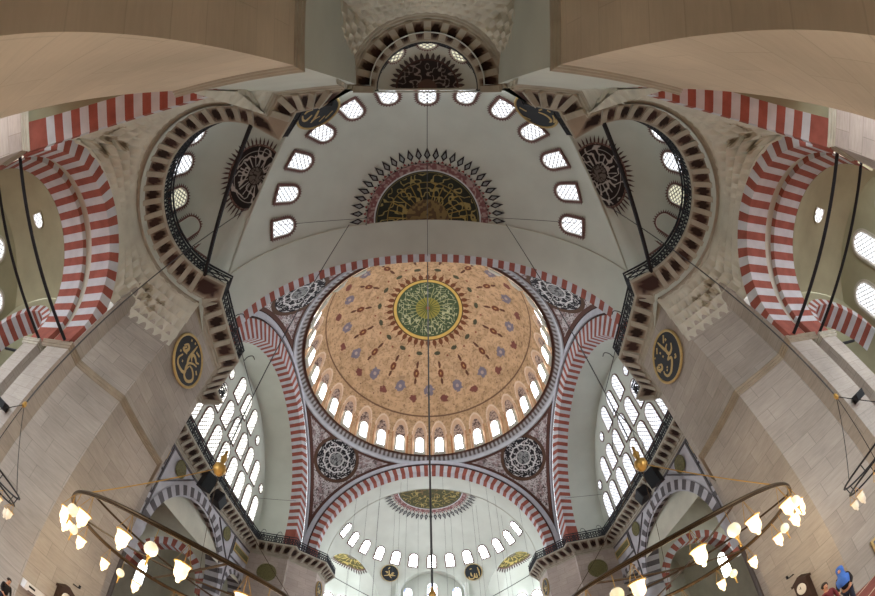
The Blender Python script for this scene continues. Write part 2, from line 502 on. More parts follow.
# ------------------------------------------------------------------ pendentives
def disc_colours(u, v, R):
    """black roundel with white interlaced script, brown rim; u, v in metres from its centre"""
    r = np.hypot(u, v); a = np.arctan2(v, u)
    C = np.empty(r.shape + (3,)); C[...] = lin('5a4436')
    q = r / R
    C[q < .86] = lin('25262a')
    wv = np.abs(vn(u * 4.6, v * 4.6, 0, 6)) < .11
    C[wv & (q < .82) & (q > .33)] = lin('d5d8d8')
    sc = (np.abs(((np.degrees(a) + 360) % 36) - 18) < 2.0) & (q > .33) & (q < .66)
    C[sc] = lin('c9cccc')
    lo = np.abs(np.hypot((np.abs((np.degrees(a) % 36) - 18) / 18 * .12 * R), (q - .7) * R) - .17 * R) < .026 * R
    C[lo & (q < .84)] = lin('d5d8d8')
    C[q < .31] = lin('8f9494'); C[(q < .31) & (np.abs(vn(u * 4, v * 4, 0, 9)) < .2)] = lin('3a3c40')
    C[np.abs(q - .31) < .02] = lin('d5d8d8')
    return C
def pendentive(sx, sy):
    zc, R2 = 17.0, 348.48
    nz, na = 230, 280
    z = np.linspace(16.6, 30.0, nz)
    Q = np.zeros((nz, na, 3))
    for i, zz in enumerate(z):
        rho = math.sqrt(R2 - (zz - zc) ** 2)
        c = min(1, 13.2 / rho)
        a0, a1 = math.acos(c), math.asin(c)
        a = np.linspace(a0, a1, na)
        Q[i, :, 0] = rho * np.cos(a); Q[i, :, 1] = rho * np.sin(a); Q[i, :, 2] = zz
    X, Y, Z = Q[..., 0], Q[..., 1], Q[..., 2]
    n1 = vn(X * 6.5, Y * 6.5, Z * 6.5, 1); n2 = vn(X * 3.1, Y * 3.1, Z * 3.1, 7)
    C = np.empty(Q.shape); C[...] = lin('c6c3c3')
    C[n2 > .18] = lin('a39393')
    C[np.abs(n1) < .15] = lin('5a5250')
    edge = np.minimum(np.minimum(13.2 - X, 13.2 - Y), (30.05 - Z) * 1.2)
    C[edge < .42] = lin('5b4038'); C[edge < .16] = lin('3a2b28')
    # roundel
    ctr = np.array([10.6, 10.5, 28.2]); ctr = np.array([0, 0, zc]) + (ctr - [0, 0, zc]) / np.linalg.norm(ctr - [0, 0, zc]) * math.sqrt(R2)
    n = (ctr - [0, 0, zc]) / math.sqrt(R2); t = np.array([-1, 1, 0]) / math.sqrt(2); b = np.cross(n, t)
    D = Q - ctr; u, v = D @ t, D @ b
    RR = 2.8
    mk = np.hypot(u, v) < RR
    C[mk] = disc_colours(u, v, RR)[mk]
    Q[..., 0] *= sx; Q[..., 1] = YC + sy * Q[..., 1]
    mb = MB(); mb.grid(Q, 0, C)
    struct(mb.build('pendentive_ceiling', [M['paint']], smooth=True))
for sx in (-1, 1):
    for sy in (-1, 1): pendentive(sx, sy)

# ------------------------------------------------------------------ striped arches
def striped(mb, curves, nseg, m0=0, m1=1):
    """curves: list of arrays (nseg*2+1, 3); strips between neighbours, voussoirs alternate"""
    for a, b in zip(curves[:-1], curves[1:]):
        P = np.stack([a, b])                        # 2 x K
        k = P.shape[1]
        m = np.array([(m0 if (i // 2) % 2 == 0 else m1) for i in range(k - 1)])
        mb.grid(P, m[None, :])
def halfcurve(R, n, ext=0.0):
    t = np.linspace(0, PI, n * 2 + 1)
    return R * np.cos(t), R * np.sin(t)
NV = 83
def side_arch(sx):
    mb = MB()
    def crv(x, cz, R, cy=YC):
        c, s = halfcurve(R, NV)
        zz = np.r_[14.9, (cz + s)[1:-1], 14.9]
        return np.stack([np.full(len(c), sx * x), cy + c, zz], -1)
    striped(mb, [crv(13.27, 17.05, 12.62), crv(13.38, 17.9, 10.62), crv(14.4, 17.6, 10.45)], NV)
    mb.grid(np.stack([crv(13.1, 17, 13.28), crv(13.1, 17.0, 12.8), crv(13.3, 17.0, 12.8)]), 2)
    mb.grid(np.stack([crv(13.29, 17.0, 12.82), crv(13.25, 17.03, 12.6)]), 3)
    struct(mb.build('side_arch_trim', [M['red'], M['white'], M['bluegrey'], M['darkline']]))
    b = MB()
    a = crv(14.4, 17.6, 10.45); c = crv(17.5, 17.45, 10.38)
    b.grid(np.stack([a + (c - a) * t for t in np.linspace(0, 1, 6)]))
    struct(b.build('tympanum_vault_ceiling', [M['plaster']], smooth=True))
    # tympanum
    w = MB()
    t = np.linspace(0, PI, 65); r = np.linspace(0, 10.9, 8)
    P = np.array([[(sx * 17.5, YC + q * math.cos(x), 17.3 + q * math.sin(x)) for x in t] for q in r])
    w.grid(P); w.box((sx * 17.6, YC, 15.6), (.15, 22.6, 3.6))
    struct(w.build('tympanum_wall_' + ('left' if sx < 0 else 'right'), [M['plaster']]))
    pn = 'day_sun' if sx < 0 else 'day_fine'
    me1 = window_mesh('ty1' + pn, 1.32, 2.75, border=.09, pane=pn)
    me2 = window_mesh('ty2' + pn, 1.26, 2.6, border=.09, pane=pn)
    mr = window_mesh('tyr' + pn, .76, .9, border=.08, pane=pn, ty='round')
    inw = (-sx, 0, 0)
    X = sx * 17.47
    for k in range(-4, 5):
        window(me1, (X, YC + 2.06 * k, 18.75), inw)
    for k in range(-3, 4):
        window(me2, (X, YC + 2.06 * k, 22.0), inw)
    for k in (-1, 0, 1):
        window(me2, (X, YC + 2.06 * k, 25.35), inw)
    for k, z in ((-2.1, 24.8), (2.1, 24.8), (-4.1, 21.5), (4.1, 21.5)):
        window(mr, (X, YC + 2.06 * k, z), inw)
for sx in (-1, 1): side_arch(sx)

def cross_arch(front):
    mb = MB()
    Y = (lambda y: y) if not front else fy
    def crv(y, cz, R):
        c, s = halfcurve(R, NV)
        return np.stack([c, np.full(len(c), Y(y)), np.r_[14.9, (cz + s)[1:-1], 14.9]], -1)
    striped(mb, [crv(11.58, 17.0, 12.58), crv(11.58, 16.92, 11.7), crv(10.84, 16.8, 11.62)], NV)
    mb.grid(np.stack([crv(11.3, 17, 13.28), crv(11.75, 17, 13.2), crv(11.75, 17.0, 12.72), crv(11.6, 17.0, 12.72)]), 2)
    mb.grid(np.stack([crv(11.62, 17.0, 12.74), crv(11.6, 17.0, 12.56)]), 3)
    struct(mb.build('cross_arch_trim', [M['red'], M['white'], M['bluegrey'], M['darkline']]))
cross_arch(False); cross_arch(True)

# ------------------------------------------------------------------ semidomes
CS = np.array([0, 8.1, 16.9]); RS = 11.55
VN = np.array([.816, .506, .278]); VN /= np.linalg.norm(VN)      # plane in which the near corner exedrae open
NF = np.array([.871, .478, .1125]); NF /= np.linalg.norm(NF); DF = -4.605     # the same for the far ones
def semidome(front):
    Y = (lambda y: y) if not front else fy
    b = MB()
    t = np.linspace(0, PI, 61)
    ys = np.linspace(10.84, 8.1, 5)
    def low(P): return [(P[0][0], P[0][1], 14.9)] + P + [(P[-1][0], P[-1][1], 14.9)]
    rows = [low([(11.64 * math.cos(a), Y(10.86), 16.8 + 11.64 * math.sin(a)) for a in t])]
    rows += [low([(RS * math.cos(a), Y(y), 16.9 + RS * math.sin(a)) for a in t]) for y in ys[1:]]
    b.grid(np.array(rows))
    struct(b.build('semidome_vault_ceiling', [M['plaster']], smooth=True))
    s = MB()
    ph = np.linspace(0, PI, 121); el = np.linspace(0, PI / 2, 61)
    P = np.array([[(RS * math.cos(e) * math.cos(p), Y(8.1 - RS * math.cos(e) * math.sin(p)), 16.9 + RS * math.sin(e)) for p in ph] for e in el])
    s.grid(P)
    clip = []
    for sx in (-1, 1):
        n = np.array([-sx * VN[0], VN[1], VN[2]])
        if front:
            n = np.array([-sx * NF[0], -NF[1], NF[2]]); q = NF * DF; clip.append(((-sx * q[0], fy(q[1]), q[2]), n))
        else: clip.append(((0, 0, 0), n))
    clip.append(((0, Y(-1.3 if not front else -2.55), 0), (0, 1 if not front else -1, 0)))
    struct(s.build('semidome_ceiling', [M['plaster']], smooth=True, clip=clip))
    if front:
        lw = MB(); lw.grid(np.array([[(RS * math.cos(p), Y(8.1 - RS * math.sin(p)), z) for p in np.linspace(math.radians(52), math.radians(128), 40)] for z in (9.5, 16.9)] + [[(RS * math.cos(e) * math.cos(p), Y(8.1 - RS * math.cos(e) * math.sin(p)), 16.9 + RS * math.sin(e)) for p in np.linspace(math.radians(52), math.radians(128), 40)] for e in (.06, .12, .172)]))
        for side in (-1, 1):
            cl = [((side * 4.42, 0, 0), (side, 0, 0))]
            struct(lw.build('far_wall_' + ('left' if side < 0 else 'right'), [M['plaster']], smooth=True, clip=cl))
    # crease line between the vault and the half dome
    k = MB()
    k.tube([(RS * .998 * math.cos(a), Y(8.1), 16.9 + RS * .998 * math.sin(a)) for a in np.linspace(.05, PI - .05, 60)], .04, 4)
    struct(k.build('semidome_crease_trim', [M['plaster_warm']]))
    # lights
    zc = 22.6 if front else 23.5
    me = window_mesh('semi_f' if front else 'semi_r', 1.0 if front else .96, 1.8 if front else 1.6, R=RS, border=.12 if front else .15, flame=0 if front else .13, pane='day_clear' if front else 'day', reveal=.06)
    rz = math.sqrt(RS ** 2 - (zc - 16.9) ** 2)
    for i in range(13):
        a = math.radians(6.5 + 13.92 * i) if front else math.radians(7.5 + 13.75 * i)
        px, py = -rz * math.cos(a), 8.1 - rz * math.sin(a)
        if not front and i == 6: py += .32
        n = np.array([px, py - 8.1, zc - 16.9]); n /= np.linalg.norm(n)
        n2 = np.array([-n[0], (-n[1]) * (1 if not front else -1), -n[2]])
        window(me, (px, Y(py), zc), n2, off=.03)
    # painted half roundel at the crown
    m = MB()
    nr, na = 130, 420
    r = np.linspace(0, math.radians(22.6), nr); a = np.linspace(0, PI, na)
    RR, A = np.meshgrid(r, a, indexing='ij')
    Rq = RS - .05
    X = Rq * np.sin(RR) * np.cos(A); Yd = Rq * np.sin(RR) * np.sin(A); Z = 16.9 + Rq * np.cos(RR)
    d = np.degrees(RR)
    C = np.empty(X.shape + (3,)); C[...] = lin('2b3028')
    n1 = np.abs(vn(X * 3.0, Yd * 3.0, 0, 11)) < .15
    C[n1 & (d > 8) & (d < 18.3)] = lin('988b58')
    ray = np.abs(((np.degrees(A)) % 12) - 6) < .9
    C[ray & (d > 8) & (d < 14.5)] = lin('9a8446')
    C[(d > 14.6) & (d < 15)] = lin('8a7844')
    C[d < 8] = lin('7f6e48'); C[(d < 8) & (vn(X * 5, Yd * 5, 0, 3) > .1)] = lin('5c4c38')
    C[(d > 18.6) & (d < 19)] = lin('6a6444')
    C[(d > 19.3) & (d < 19.9)] = lin('c6ccce')
    bnd = d >= 19.9
    C[bnd] = lin('7a5454'); C[bnd & (vn(X * 7, Yd * 7, 0, 5) > .15)] = lin('a08a86')
    if front:
        C[(d < 18.6) & ~n1] = lin('4a4a30')
    m.grid(np.stack([X, Y(8.1 - Yd), Z], -1), 0, C)
    # flame petals outside the band
    for i in range(27):
        am = PI * (i + .5) / 27
        def pt(dr, da):
            rr = math.radians(dr); aa = am + da
            return (Rq * math.sin(rr) * math.cos(aa), Y(8.1 - Rq * math.sin(rr) * math.sin(aa)), 16.9 + Rq * math.cos(rr))
        w = .058
        m.add([pt(23.0, -w * .5), pt(23.0, w * .5), pt(24.1, 0)], [(0, 1, 2)], 0, lin('8a4a48'))
        m.add([pt(23.9, 0), pt(25.8, w * .8), pt(29.2, 0), pt(25.8, -w * .8)], [(0, 1, 2, 3)], 0, lin('2e2c30'))
        Rq2 = Rq; 
        m.add([tuple(np.array(q) * [1, 1, 1] - np.array([0, 0, .02])) for q in (pt(24.9, 0), pt(25.9, w * .42), pt(27.6, 0), pt(25.9, -w * .42))], [(0, 1, 2, 3)], 0, lin('8e9492'))
        m.add([pt(22.5, PI / 54 - w * .35), pt(22.5, PI / 54 + w * .35), pt(23.6, PI / 54)], [(0, 1, 2)], 0, lin('3a3a3e'))
    struct(m.build('semidome_painted_ceiling', [M['paint']]))
semidome(False); semidome(True)

# ------------------------------------------------------------------ corner exedrae
class Exedra:
    def __init__(e, n, d, zb, xr, ctr):
        e.n = np.array(n); e.n /= np.linalg.norm(e.n); h = CS @ e.n - d
        e.C = CS - e.n * h; e.R = math.sqrt(RS ** 2 - h * h)        # circle in which the half dome opens
        e.up = np.array([0, 0, 1.]) - e.n * e.n[2]; e.up /= np.linalg.norm(e.up)
        e.tg = np.cross(e.n, e.up); e.tg = e.tg if e.tg[1] > 0 else -e.tg
        e.zb, e.zt, e.xr = zb, e.C[2] + e.up[2] * e.R, xr
        e.c = np.array(ctr)
        e.F0, e.w0 = e.axis(zb)
        F1, F2 = e.F0 + e.tg * e.w0, e.F0 - e.tg * e.w0
        a0 = math.atan2(F1[1] - e.c[1], F1[0] - e.c[0])
        pts = [F1[:2]] + [e.c + xr * np.array([math.cos(t), math.sin(t)]) for t in np.linspace(a0 + .1, math.radians(285), 80)]
        q = pts[-1]
        pts += [q + (F2[:2] - q) * t for t in np.linspace(.15, 1, 12)]
        e.base = np.array(pts)
        nh = -e.n[:2] / np.linalg.norm(e.n[:2])
        dep = np.clip((e.base - e.F0[:2]) @ nh, 0, None)
        e.bulge = np.clip(dep / dep.max() * 1.6, 0, 1)
    def axis(e, z):
        q = (z - e.C[2]) / e.up[2]
        return e.C + e.up * q, math.sqrt(max(e.R ** 2 - q * q, 0))
    def pt(e, b, q, bl):
        """b base point, q height fraction, bl how far the wall bulges beyond the arch profile"""
        z = e.zb + (e.zt - e.zb) * q
        c, w = e.axis(z)
        k = (1 - bl) * (w / e.w0) + bl * (1 - q ** 2.6) ** (1 / 2.6)
        return np.array([c[0] + k * (b[0] - e.F0[0]), c[1] + k * (b[1] - e.F0[1]), z])
    def at(e, t, q):
        return e.pt(e.c + e.xr * np.array([math.cos(t), math.sin(t)]), q, 1.0)
EXR = Exedra(VN, 0.0, 14.6, 4.48, (-8.7, 3.37))
EXF = Exedra(NF, DF, 15.8, 5.2, (-10.2, 3.95))
def mirror(sx, front, cy=None):
    def fn(v):
        v = np.array(v, float).reshape(-1, 3).copy()
        v[:, 0] *= -sx
        if front: v[:, 1] = (cy or 2 * YC) - v[:, 1]
        return v
    return fn
def exedra(sx, front):
    fn = mirror(sx, front); E = EXF if front else EXR
    mb = MB()
    qs = np.sin(np.linspace(0, PI / 2, 48))
    P = np.array([[E.pt(b, q, bl) for b, bl in zip(E.base, E.bulge)] for q in qs])
    low = np.array([[(b[0], b[1], 10.0 if front else 14.2) for b in E.base]])
    mb.grid(np.concatenate([low, P]))
    mb.xform(fn)
    struct(mb.build('exedra_ceiling', [M['plaster']], smooth=True))
    a0 = math.asin(np.clip((E.zb - E.C[2]) / E.up[2] / E.R, -1, 1))
    k = MB()
    k.tube([E.C + E.up * E.R * .995 * math.sin(t) + E.tg * E.R * .995 * math.cos(t) for t in np.linspace(a0, PI - a0, 50)], .1 if not front else .07, 6)
    k.xform(fn)
    struct(k.build('exedra_lip_trim', [M['plaster']], smooth=True))
    if not front:
        me = window_mesh('exe', .95, 1.5, R=5.5, border=.1, flame=.17, pane='day')
        mlo = window_mesh('exel', .95, 1.5, R=5.5, border=.1, flame=.17, pane='day_low')
        mbl = window_mesh('exeb', .95, 1.5, R=5.5, border=.1, flame=.17, pane='plaster', reveal=.02)
        lights = [(127, mbl), (151, mbl), (176, mlo), (201, me), (226, me), (252, me)]
    else:
        me = window_mesh('exf', 1.15, 2.2, R=5.5, border=.12, pane='day_clear')
        lights = [(t, me) for t in (128, 150, 172, 194, 216, 238, 260)]
    for t, w in lights:
        t = math.radians(t)
        if front:
            p = np.array([E.c[0] + E.xr * math.cos(t), E.c[1] + E.xr * math.sin(t), 15.0]); n = np.array([-math.cos(t), -math.sin(t), 0])
        else:
            zz = .5 if t < math.radians(190) else .57
            p = E.at(t, zz); q = E.at(t, zz + .05) - E.at(t, zz - .05); tg = np.array([-math.sin(t), math.cos(t), 0])
            n = np.cross(q, tg); n /= np.linalg.norm(n)
            if n[0] * (E.c[0] - p[0]) + n[1] * (E.c[1] - p[1]) < 0: n = -n
        p2 = fn(p)[0]; n2 = n * np.array([-sx, -1 if front else 1, 1])
        window(w, p2, n2, off=.06)
    # painted half roundel hanging from the crown of the arch
    m = MB()
    e1 = E.tg[:2] / np.linalg.norm(E.tg[:2]); e2 = -E.n[:2] / np.linalg.norm(E.n[:2])
    c0 = E.C + E.up * E.R; c0 = c0[:2] + e1 * (.95 if not front else 0.0)
    D = P[4:].reshape(-1, 3)
    # the arch plane leans, so its trace at each height is the inner limit of the painting
    def lim(z):
        return (E.axis(z)[0][:2] - c0) @ e2
    du, dv = (D[:, :2] - c0) @ e1, (D[:, :2] - c0) @ e2
    def zat(u, v):
        sh = u.shape; u, v = u.reshape(-1), v.reshape(-1); out = np.empty(len(u))
        for i in range(0, len(u), 2000):
            d2 = (u[i:i + 2000, None] - du) ** 2 + (v[i:i + 2000, None] - dv) ** 2
            idx = np.argpartition(d2, 8, 1)[:, :8]; dd = np.take_along_axis(d2, idx, 1) + 1e-3
            w = 1 / dd; out[i:i + 2000] = (w * D[idx, 2]).sum(1) / w.sum(1)
        return out.reshape(sh)
    RM = 1.95 if not front else 2.7
    us = np.linspace(-3.8, 3.8, 77); vs = np.linspace(-.8, 4.2, 51)
    S = zat(*np.meshgrid(us, vs, indexing='xy'))
    def P3(u, v):
        u, v = np.asarray(u, float), np.asarray(v, float)
        x = np.clip((u + 3.8) / .1, 0, 75.999); y = np.clip((v + .8) / .1, 0, 49.999)
        i, j = np.floor(x).astype(int), np.floor(y).astype(int); fx, fz = x - i, y - j
        z = (S[j, i] * (1 - fx) + S[j, i + 1] * fx) * (1 - fz) + (S[j + 1, i] * (1 - fx) + S[j + 1, i + 1] * fx) * fz
        g = c0 + u[..., None] * e1 + v[..., None] * e2
        return np.concatenate([g, z[..., None] - .05], -1)
    nr, na = 60, 240
    R_, A_ = np.meshgrid(np.linspace(0, 1.0, nr) * RM, np.linspace(0, 2 * PI if not front else PI, na), indexing='ij')
    v0 = .75 if not front else 0.0
    u, v = R_ * np.cos(A_), R_ * np.sin(A_)
    q = R_ / RM
    C = np.empty((nr, na, 3)); C[...] = lin('2a2626')
    ink = lin('b9b6b2' if not front else 'b0a060')
    C[(np.abs(vn(u * 2.6, v * 2.6, 0, 4 + sx)) < .15) & (q > .3) & (q < .9)] = ink
    C[(np.abs(((np.degrees(A_)) % 20) - 10) < 2) & (q > .3) & (q < .66)] = ink
    C[(np.abs(q - .78) < .015)] = ink
    C[q < .27] = lin('6f6a66'); C[(q < .27) & (np.abs(vn(u * 6, v * 6, 0, 2)) < .2)] = lin('35302e')
    C[q > .94] = lin('5f4640'); C[(q > .94) & (np.abs(vn(u * 9, v * 9, 0, 2)) < .2)] = lin('8a746c')
    if front:
        C[(q < .94) & (C[..., 0] < .05)] = lin('55532f')
    sag = .16 * v * (RM - v) / RM if not front else 0 * v
    keep = (v + v0 > .02) | (not front and False)
    m.grid(P3(u, np.maximum(v + v0, .02) * (.86 if not front else 1.0)), 0, C)
    for i in range(28 if front else 46):
        am = PI * (i + .5) / 28 if front else 2 * PI * (i + .5) / 46
        if v0 + 1.3 * RM * math.sin(am) < .1: continue
        pq = [(1.0, -.028), (1.0, .028), (1.1, .03), (1.24 if not front else 1.16, 0), (1.1 if not front else 1.08, -.03)]
        uv = [(r0 * RM * math.cos(am + d), (v0 + r0 * RM * math.sin(am + d)) * (.86 if not front else 1.0)) for r0, d in pq]
        if min(t[1] for t in uv) < .02: continue
        m.add(P3([t[0] for t in uv], [t[1] for t in uv]), [(0, 1, 2, 3, 4)], 0, lin('544646'))
    m.xform(fn)
    struct(m.build('exedra_painted_ceiling', [M['paint']]))
for sx in (-1, 1):
    for fr in (False, True): exedra(sx, fr)

# ------------------------------------------------------------------ entrance niche behind the camera
PC, PR = np.array([0, -1.1]), 2.45
def portal():
    mb = MB()
    ph = np.linspace(0, PI, 49); el = np.linspace(0, PI / 2, 25)
    P = [[(PR * math.cos(p), PC[1] - .15 - PR * math.sin(p), 17.3) for p in ph]]
    P += [[(PR * math.cos(p) * math.cos(e), PC[1] - .15 - PR * math.sin(p) * math.cos(e), 18.2 + PR * math.sin(e)) for p in ph] for e in el]
    mb.grid(np.array(P))
    struct(mb.build('entrance_niche_ceiling', [M['plaster']], smooth=True))
    # lunette above the niche arch
    w = MB()
    t = np.linspace(0, PI, 49)
    inner = [(PR * math.cos(a), -1.28, 18.2 + PR * math.sin(a)) for a in t]
    outer = [(6.4 * math.cos(a) / K, -1.28 / K, (16.9 + 6.4 * math.sin(a)) / K) for a in t]
    w.grid(np.array([inner, outer]))
    w.grid(np.array([[(-2.45, -1.28, 17.2), (-2.45, -1.28, 18.2)], [(-7.5, -1.5, 17.2), (-7.5, -1.5, 19.86)]])); w.grid(np.array([[(2.45, -1.28, 17.2), (2.45, -1.28, 18.2)], [(7.5, -1.5, 17.2), (7.5, -1.5, 19.86)]]))
    struct(w.build('lunette_wall_back', [M['plaster']]))
    k = MB()
    for r, y, q in ((PR + .05, -1.22, .07), (PR + .02, -1.05, .05)):
        k.tube([(r * math.cos(a), y, 18.2 + r * math.sin(a)) for a in t], q, 6)
    struct(k.build('niche_arch_trim', [M['plaster']], smooth=True))
    m = MB()
    r = np.linspace(0, 1, 40); a = np.linspace(0, PI, 160)
    R_, A_ = np.meshgrid(r, a, indexing='ij')
    psi = R_ * math.radians(40)
    q = R_
    X = (PR - .04) * np.sin(psi) * np.cos(A_); Y = PC[1] - .15 - (PR - .04) * np.sin(psi) * np.sin(A_); Z = 18.2 + (PR - .04) * np.cos(psi)
    C = np.empty(X.shape + (3,)); C[...] = lin('2a2626')
    C[(np.abs(vn(X * 5, Y * 5, 0, 3)) < .13)] = lin('8f8a86')
    C[q < .3] = lin('5a4a46'); C[q > .93] = lin('4a3834')
    m.grid(np.stack([X, Y, Z], -1), 0, C)
    for i in range(19):
        am = PI * (i + .5) / 19
        def pt(dr, da):
            s = math.radians(dr)
            return ((PR - .05) * math.sin(s) * math.cos(am + da), PC[1] - .15 - (PR - .05) * math.sin(s) * math.sin(am + da), 18.2 + (PR - .05) * math.cos(s))
        m.add([pt(40, -.06), pt(40, .06), pt(45, .05), pt(50, 0), pt(45, -.05)], [(0, 1, 2, 3, 4)], 0, lin('4c4644'))
    struct(m.build('niche_painted_ceiling', [M['paint']]))
    me = window_mesh('por', .8, .9, R=2.6, border=.05, flame=.1, pane='day_low')
    for d in (-42, 0, 42):
        a = math.radians(270 + d); e = math.radians(22)
        n = np.array([math.cos(a) * math.cos(e), math.sin(a) * math.cos(e), math.sin(e)])
        window(me, np.array([0, PC[1] - .15, 18.2]) + n * PR, -n, off=.04)
with survey(): portal()

# ------------------------------------------------------------------ cornice, brackets and balustrade at the gallery level
def arc_pts(c, r, a0, a1, n):
    return [np.array([c[0] + r * math.cos(math.radians(t)), c[1] + r * math.sin(math.radians(t))]) for t in np.linspace(a0, a1, n)]
XM = np.array([-10.32, 3.9])
PATH_PORTAL = arc_pts((0, -1.12), 3.31, 0, -180, 41)
PATH_FACE = [np.array(p) for p in ((-3.31, -1.12), (-3.2, -1.3), (-6.62, -1.4), (-7.12, -.6))]
PATH_EX = arc_pts(XM, 5.42, -54.6, -243.2, 61)
PATH_PIER = [np.array(p) for p in ((-12.9, 8.95), (-12.9, 13.2), (-15.5, 15.86), (-15.5, 16.3), (-20.22, 16.3))]
PATH_SIDE = [np.array((-20.22, 16.3)), np.array((-20.22, CF - 16.3))]
PATH_FRONT = [np.array(p) for p in ((-20.22, CF - 16.3), (-15.5, CF - 16.3), (-15.5, CF - 15.86), (-12.9, CF - 13.2), (-12.9, CF - 9.2), (-13.3, CF - 8.6))]
def clean(paths):
    out = []
    for p in paths:
        for q in p:
            if not out or np.linalg.norm(q - out[-1]) > .02: out.append(q)
    return np.array(out)
def inward(path):
    """mitred unit offsets towards the hall (right of travel)"""
    d = np.diff(path, axis=0); d /= np.linalg.norm(d, axis=1, keepdims=True)
    n = np.stack([d[:, 1], -d[:, 0]], 1)
    N = np.concatenate([n[:1], n]); N2 = np.concatenate([n, n[-1:]])
    m = (N + N2) / 2
    m /= np.maximum((m * N).sum(1, keepdims=True), .35)
    l = np.linalg.norm(m, axis=1, keepdims=True)
    return m / np.maximum(l, 1e-6)
def inward_m(path):
    d = np.diff(path, axis=0); d /= np.linalg.norm(d, axis=1, keepdims=True)
    n = np.stack([d[:, 1], -d[:, 0]], 1)
    N = np.concatenate([n[:1], n]); N2 = np.concatenate([n, n[-1:]])
    m = (N + N2) / 2
    return m / np.maximum((m * N).sum(1, keepdims=True), .3)
def resample(path, offs, step):
    """points every ~step, keeping the corners; returns points, offsets and running length"""
    P, O, S, s = [], [], [], 0
    for i in range(len(path) - 1):
        L = np.linalg.norm(path[i + 1] - path[i]); k = max(1, int(round(L / step)))
        for j in range(k):
            t = j / k
            P.append(path[i] + (path[i + 1] - path[i]) * t); O.append(offs[i] + (offs[i + 1] - offs[i]) * t); S.append(s + L * t)
        s += L
    P.append(path[-1]); O.append(offs[-1]); S.append(s)
    return np.array(P), np.array(O), np.array(S)
def cornice(name, path, sx, rail_label=None, pitch=.92, dep=1.0, rail=True):
    path = clean(path)
    offs = inward_m(path)
    P, O, S = resample(path, offs, pitch / 10)
    fn = mirror(sx, False)
    prof = [(-.05, 16.55), (.03, 16.62), (.05, 16.75), (.14, 16.8), (.16, 16.98), (.24, 17.02), (.26, 17.12)]
    mb = MB()
    mb.grid(np.array([[(p[0] + o[0] * d, p[1] + o[1] * d, z) for p, o in zip(P, O)] for d, z in prof]), 0)
    # coffered soffit: dark painted panels between pale stone brackets
    n = max(1, int(round(S[-1] / pitch)))
    u = S / S[-1] * n
    fr = u - np.floor(u)
    sof = [(.2, 16.98), (.26, 17.06), (.38, 17.22), (.5, 17.34), (.62, 17.46), (.74, 17.58), (.86, 17.7), (dep + .03, 17.9)]
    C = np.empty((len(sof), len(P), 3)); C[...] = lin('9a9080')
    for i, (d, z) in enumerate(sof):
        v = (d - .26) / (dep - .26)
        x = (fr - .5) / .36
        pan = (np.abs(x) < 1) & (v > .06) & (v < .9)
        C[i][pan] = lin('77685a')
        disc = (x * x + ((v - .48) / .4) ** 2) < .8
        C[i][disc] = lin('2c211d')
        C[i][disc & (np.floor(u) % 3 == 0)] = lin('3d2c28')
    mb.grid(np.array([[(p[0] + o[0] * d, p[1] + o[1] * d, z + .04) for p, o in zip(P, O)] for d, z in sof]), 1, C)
    lip = [(dep, 17.9), (dep + .06, 17.95), (dep + .06, 18.1), (dep - .1, 18.12), (0, 18.12)]
    mb.grid(np.array([[(p[0] + o[0] * d, p[1] + o[1] * d, z) for p, o in zip(P, O)] for d, z in lip]), 2)
    # bracket stones
    for k in range(n + 1):
        i = int(np.argmin(np.abs(u - k)))
        p, o = P[i], O[i]
        ol = o / np.linalg.norm(o); L = np.linalg.norm(o)
        tg = np.array([-ol[1], ol[0]])
        w = .15
        A = [(.2, 16.92), (.3, 16.94), (dep * .6, 17.34), (dep * .97, 17.74), (dep * 1.0, 17.95), (.22, 17.3)]
        V = []
        for sgn in (-w, w):
            for d, z in A: V.append((p[0] + o[0] * d + tg[0] * sgn, p[1] + o[1] * d + tg[1] * sgn, z))
        m_ = len(A)
        mb.add(V, [(j, (j + 1) % m_, m_ + (j + 1) % m_, m_ + j) for j in range(m_)] + [tuple(range(m_)), tuple(range(m_, 2 * m_))], 0, lin('afada2'))
    mb.xform(fn)
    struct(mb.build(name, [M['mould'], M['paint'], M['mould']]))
    if not rail: return
    rl = MB()
    d0 = dep - .04
    P2, O2, S2 = resample(path, offs, .26)
    Q = P2 + O2 * d0
    for z, r in ((18.16, .055), (19.2, .065), (18.97, .04)):
        rl.tube([(q[0], q[1], z) for q in Q], r, 5)
    for i in range(len(Q) - 1):
        a, b = Q[i], Q[i + 1]
        for z0, z1 in ((18.16, 18.56), (18.56, 18.97)):
            rl.tube([(a[0], a[1], z0), (b[0], b[1], z1)], .045, 4, cap=False)
            rl.tube([(a[0], a[1], z1), (b[0], b[1], z0)], .045, 4, cap=False)
        if i % 5 == 0: rl.tube([(a[0], a[1], 18.1), (a[0], a[1], 19.28)], .05, 5)
        # turned lattice rosettes fill the mesh
        m = (a + b) / 2
        rl.tube([(m[0], m[1], 18.2), (m[0], m[1], 18.95)], .035, 4, cap=False)
    rl.xform(fn)
    tag(rl.build('gallery_railing', [M['balu']]), rail_label, 'railing', 'gallery railings')
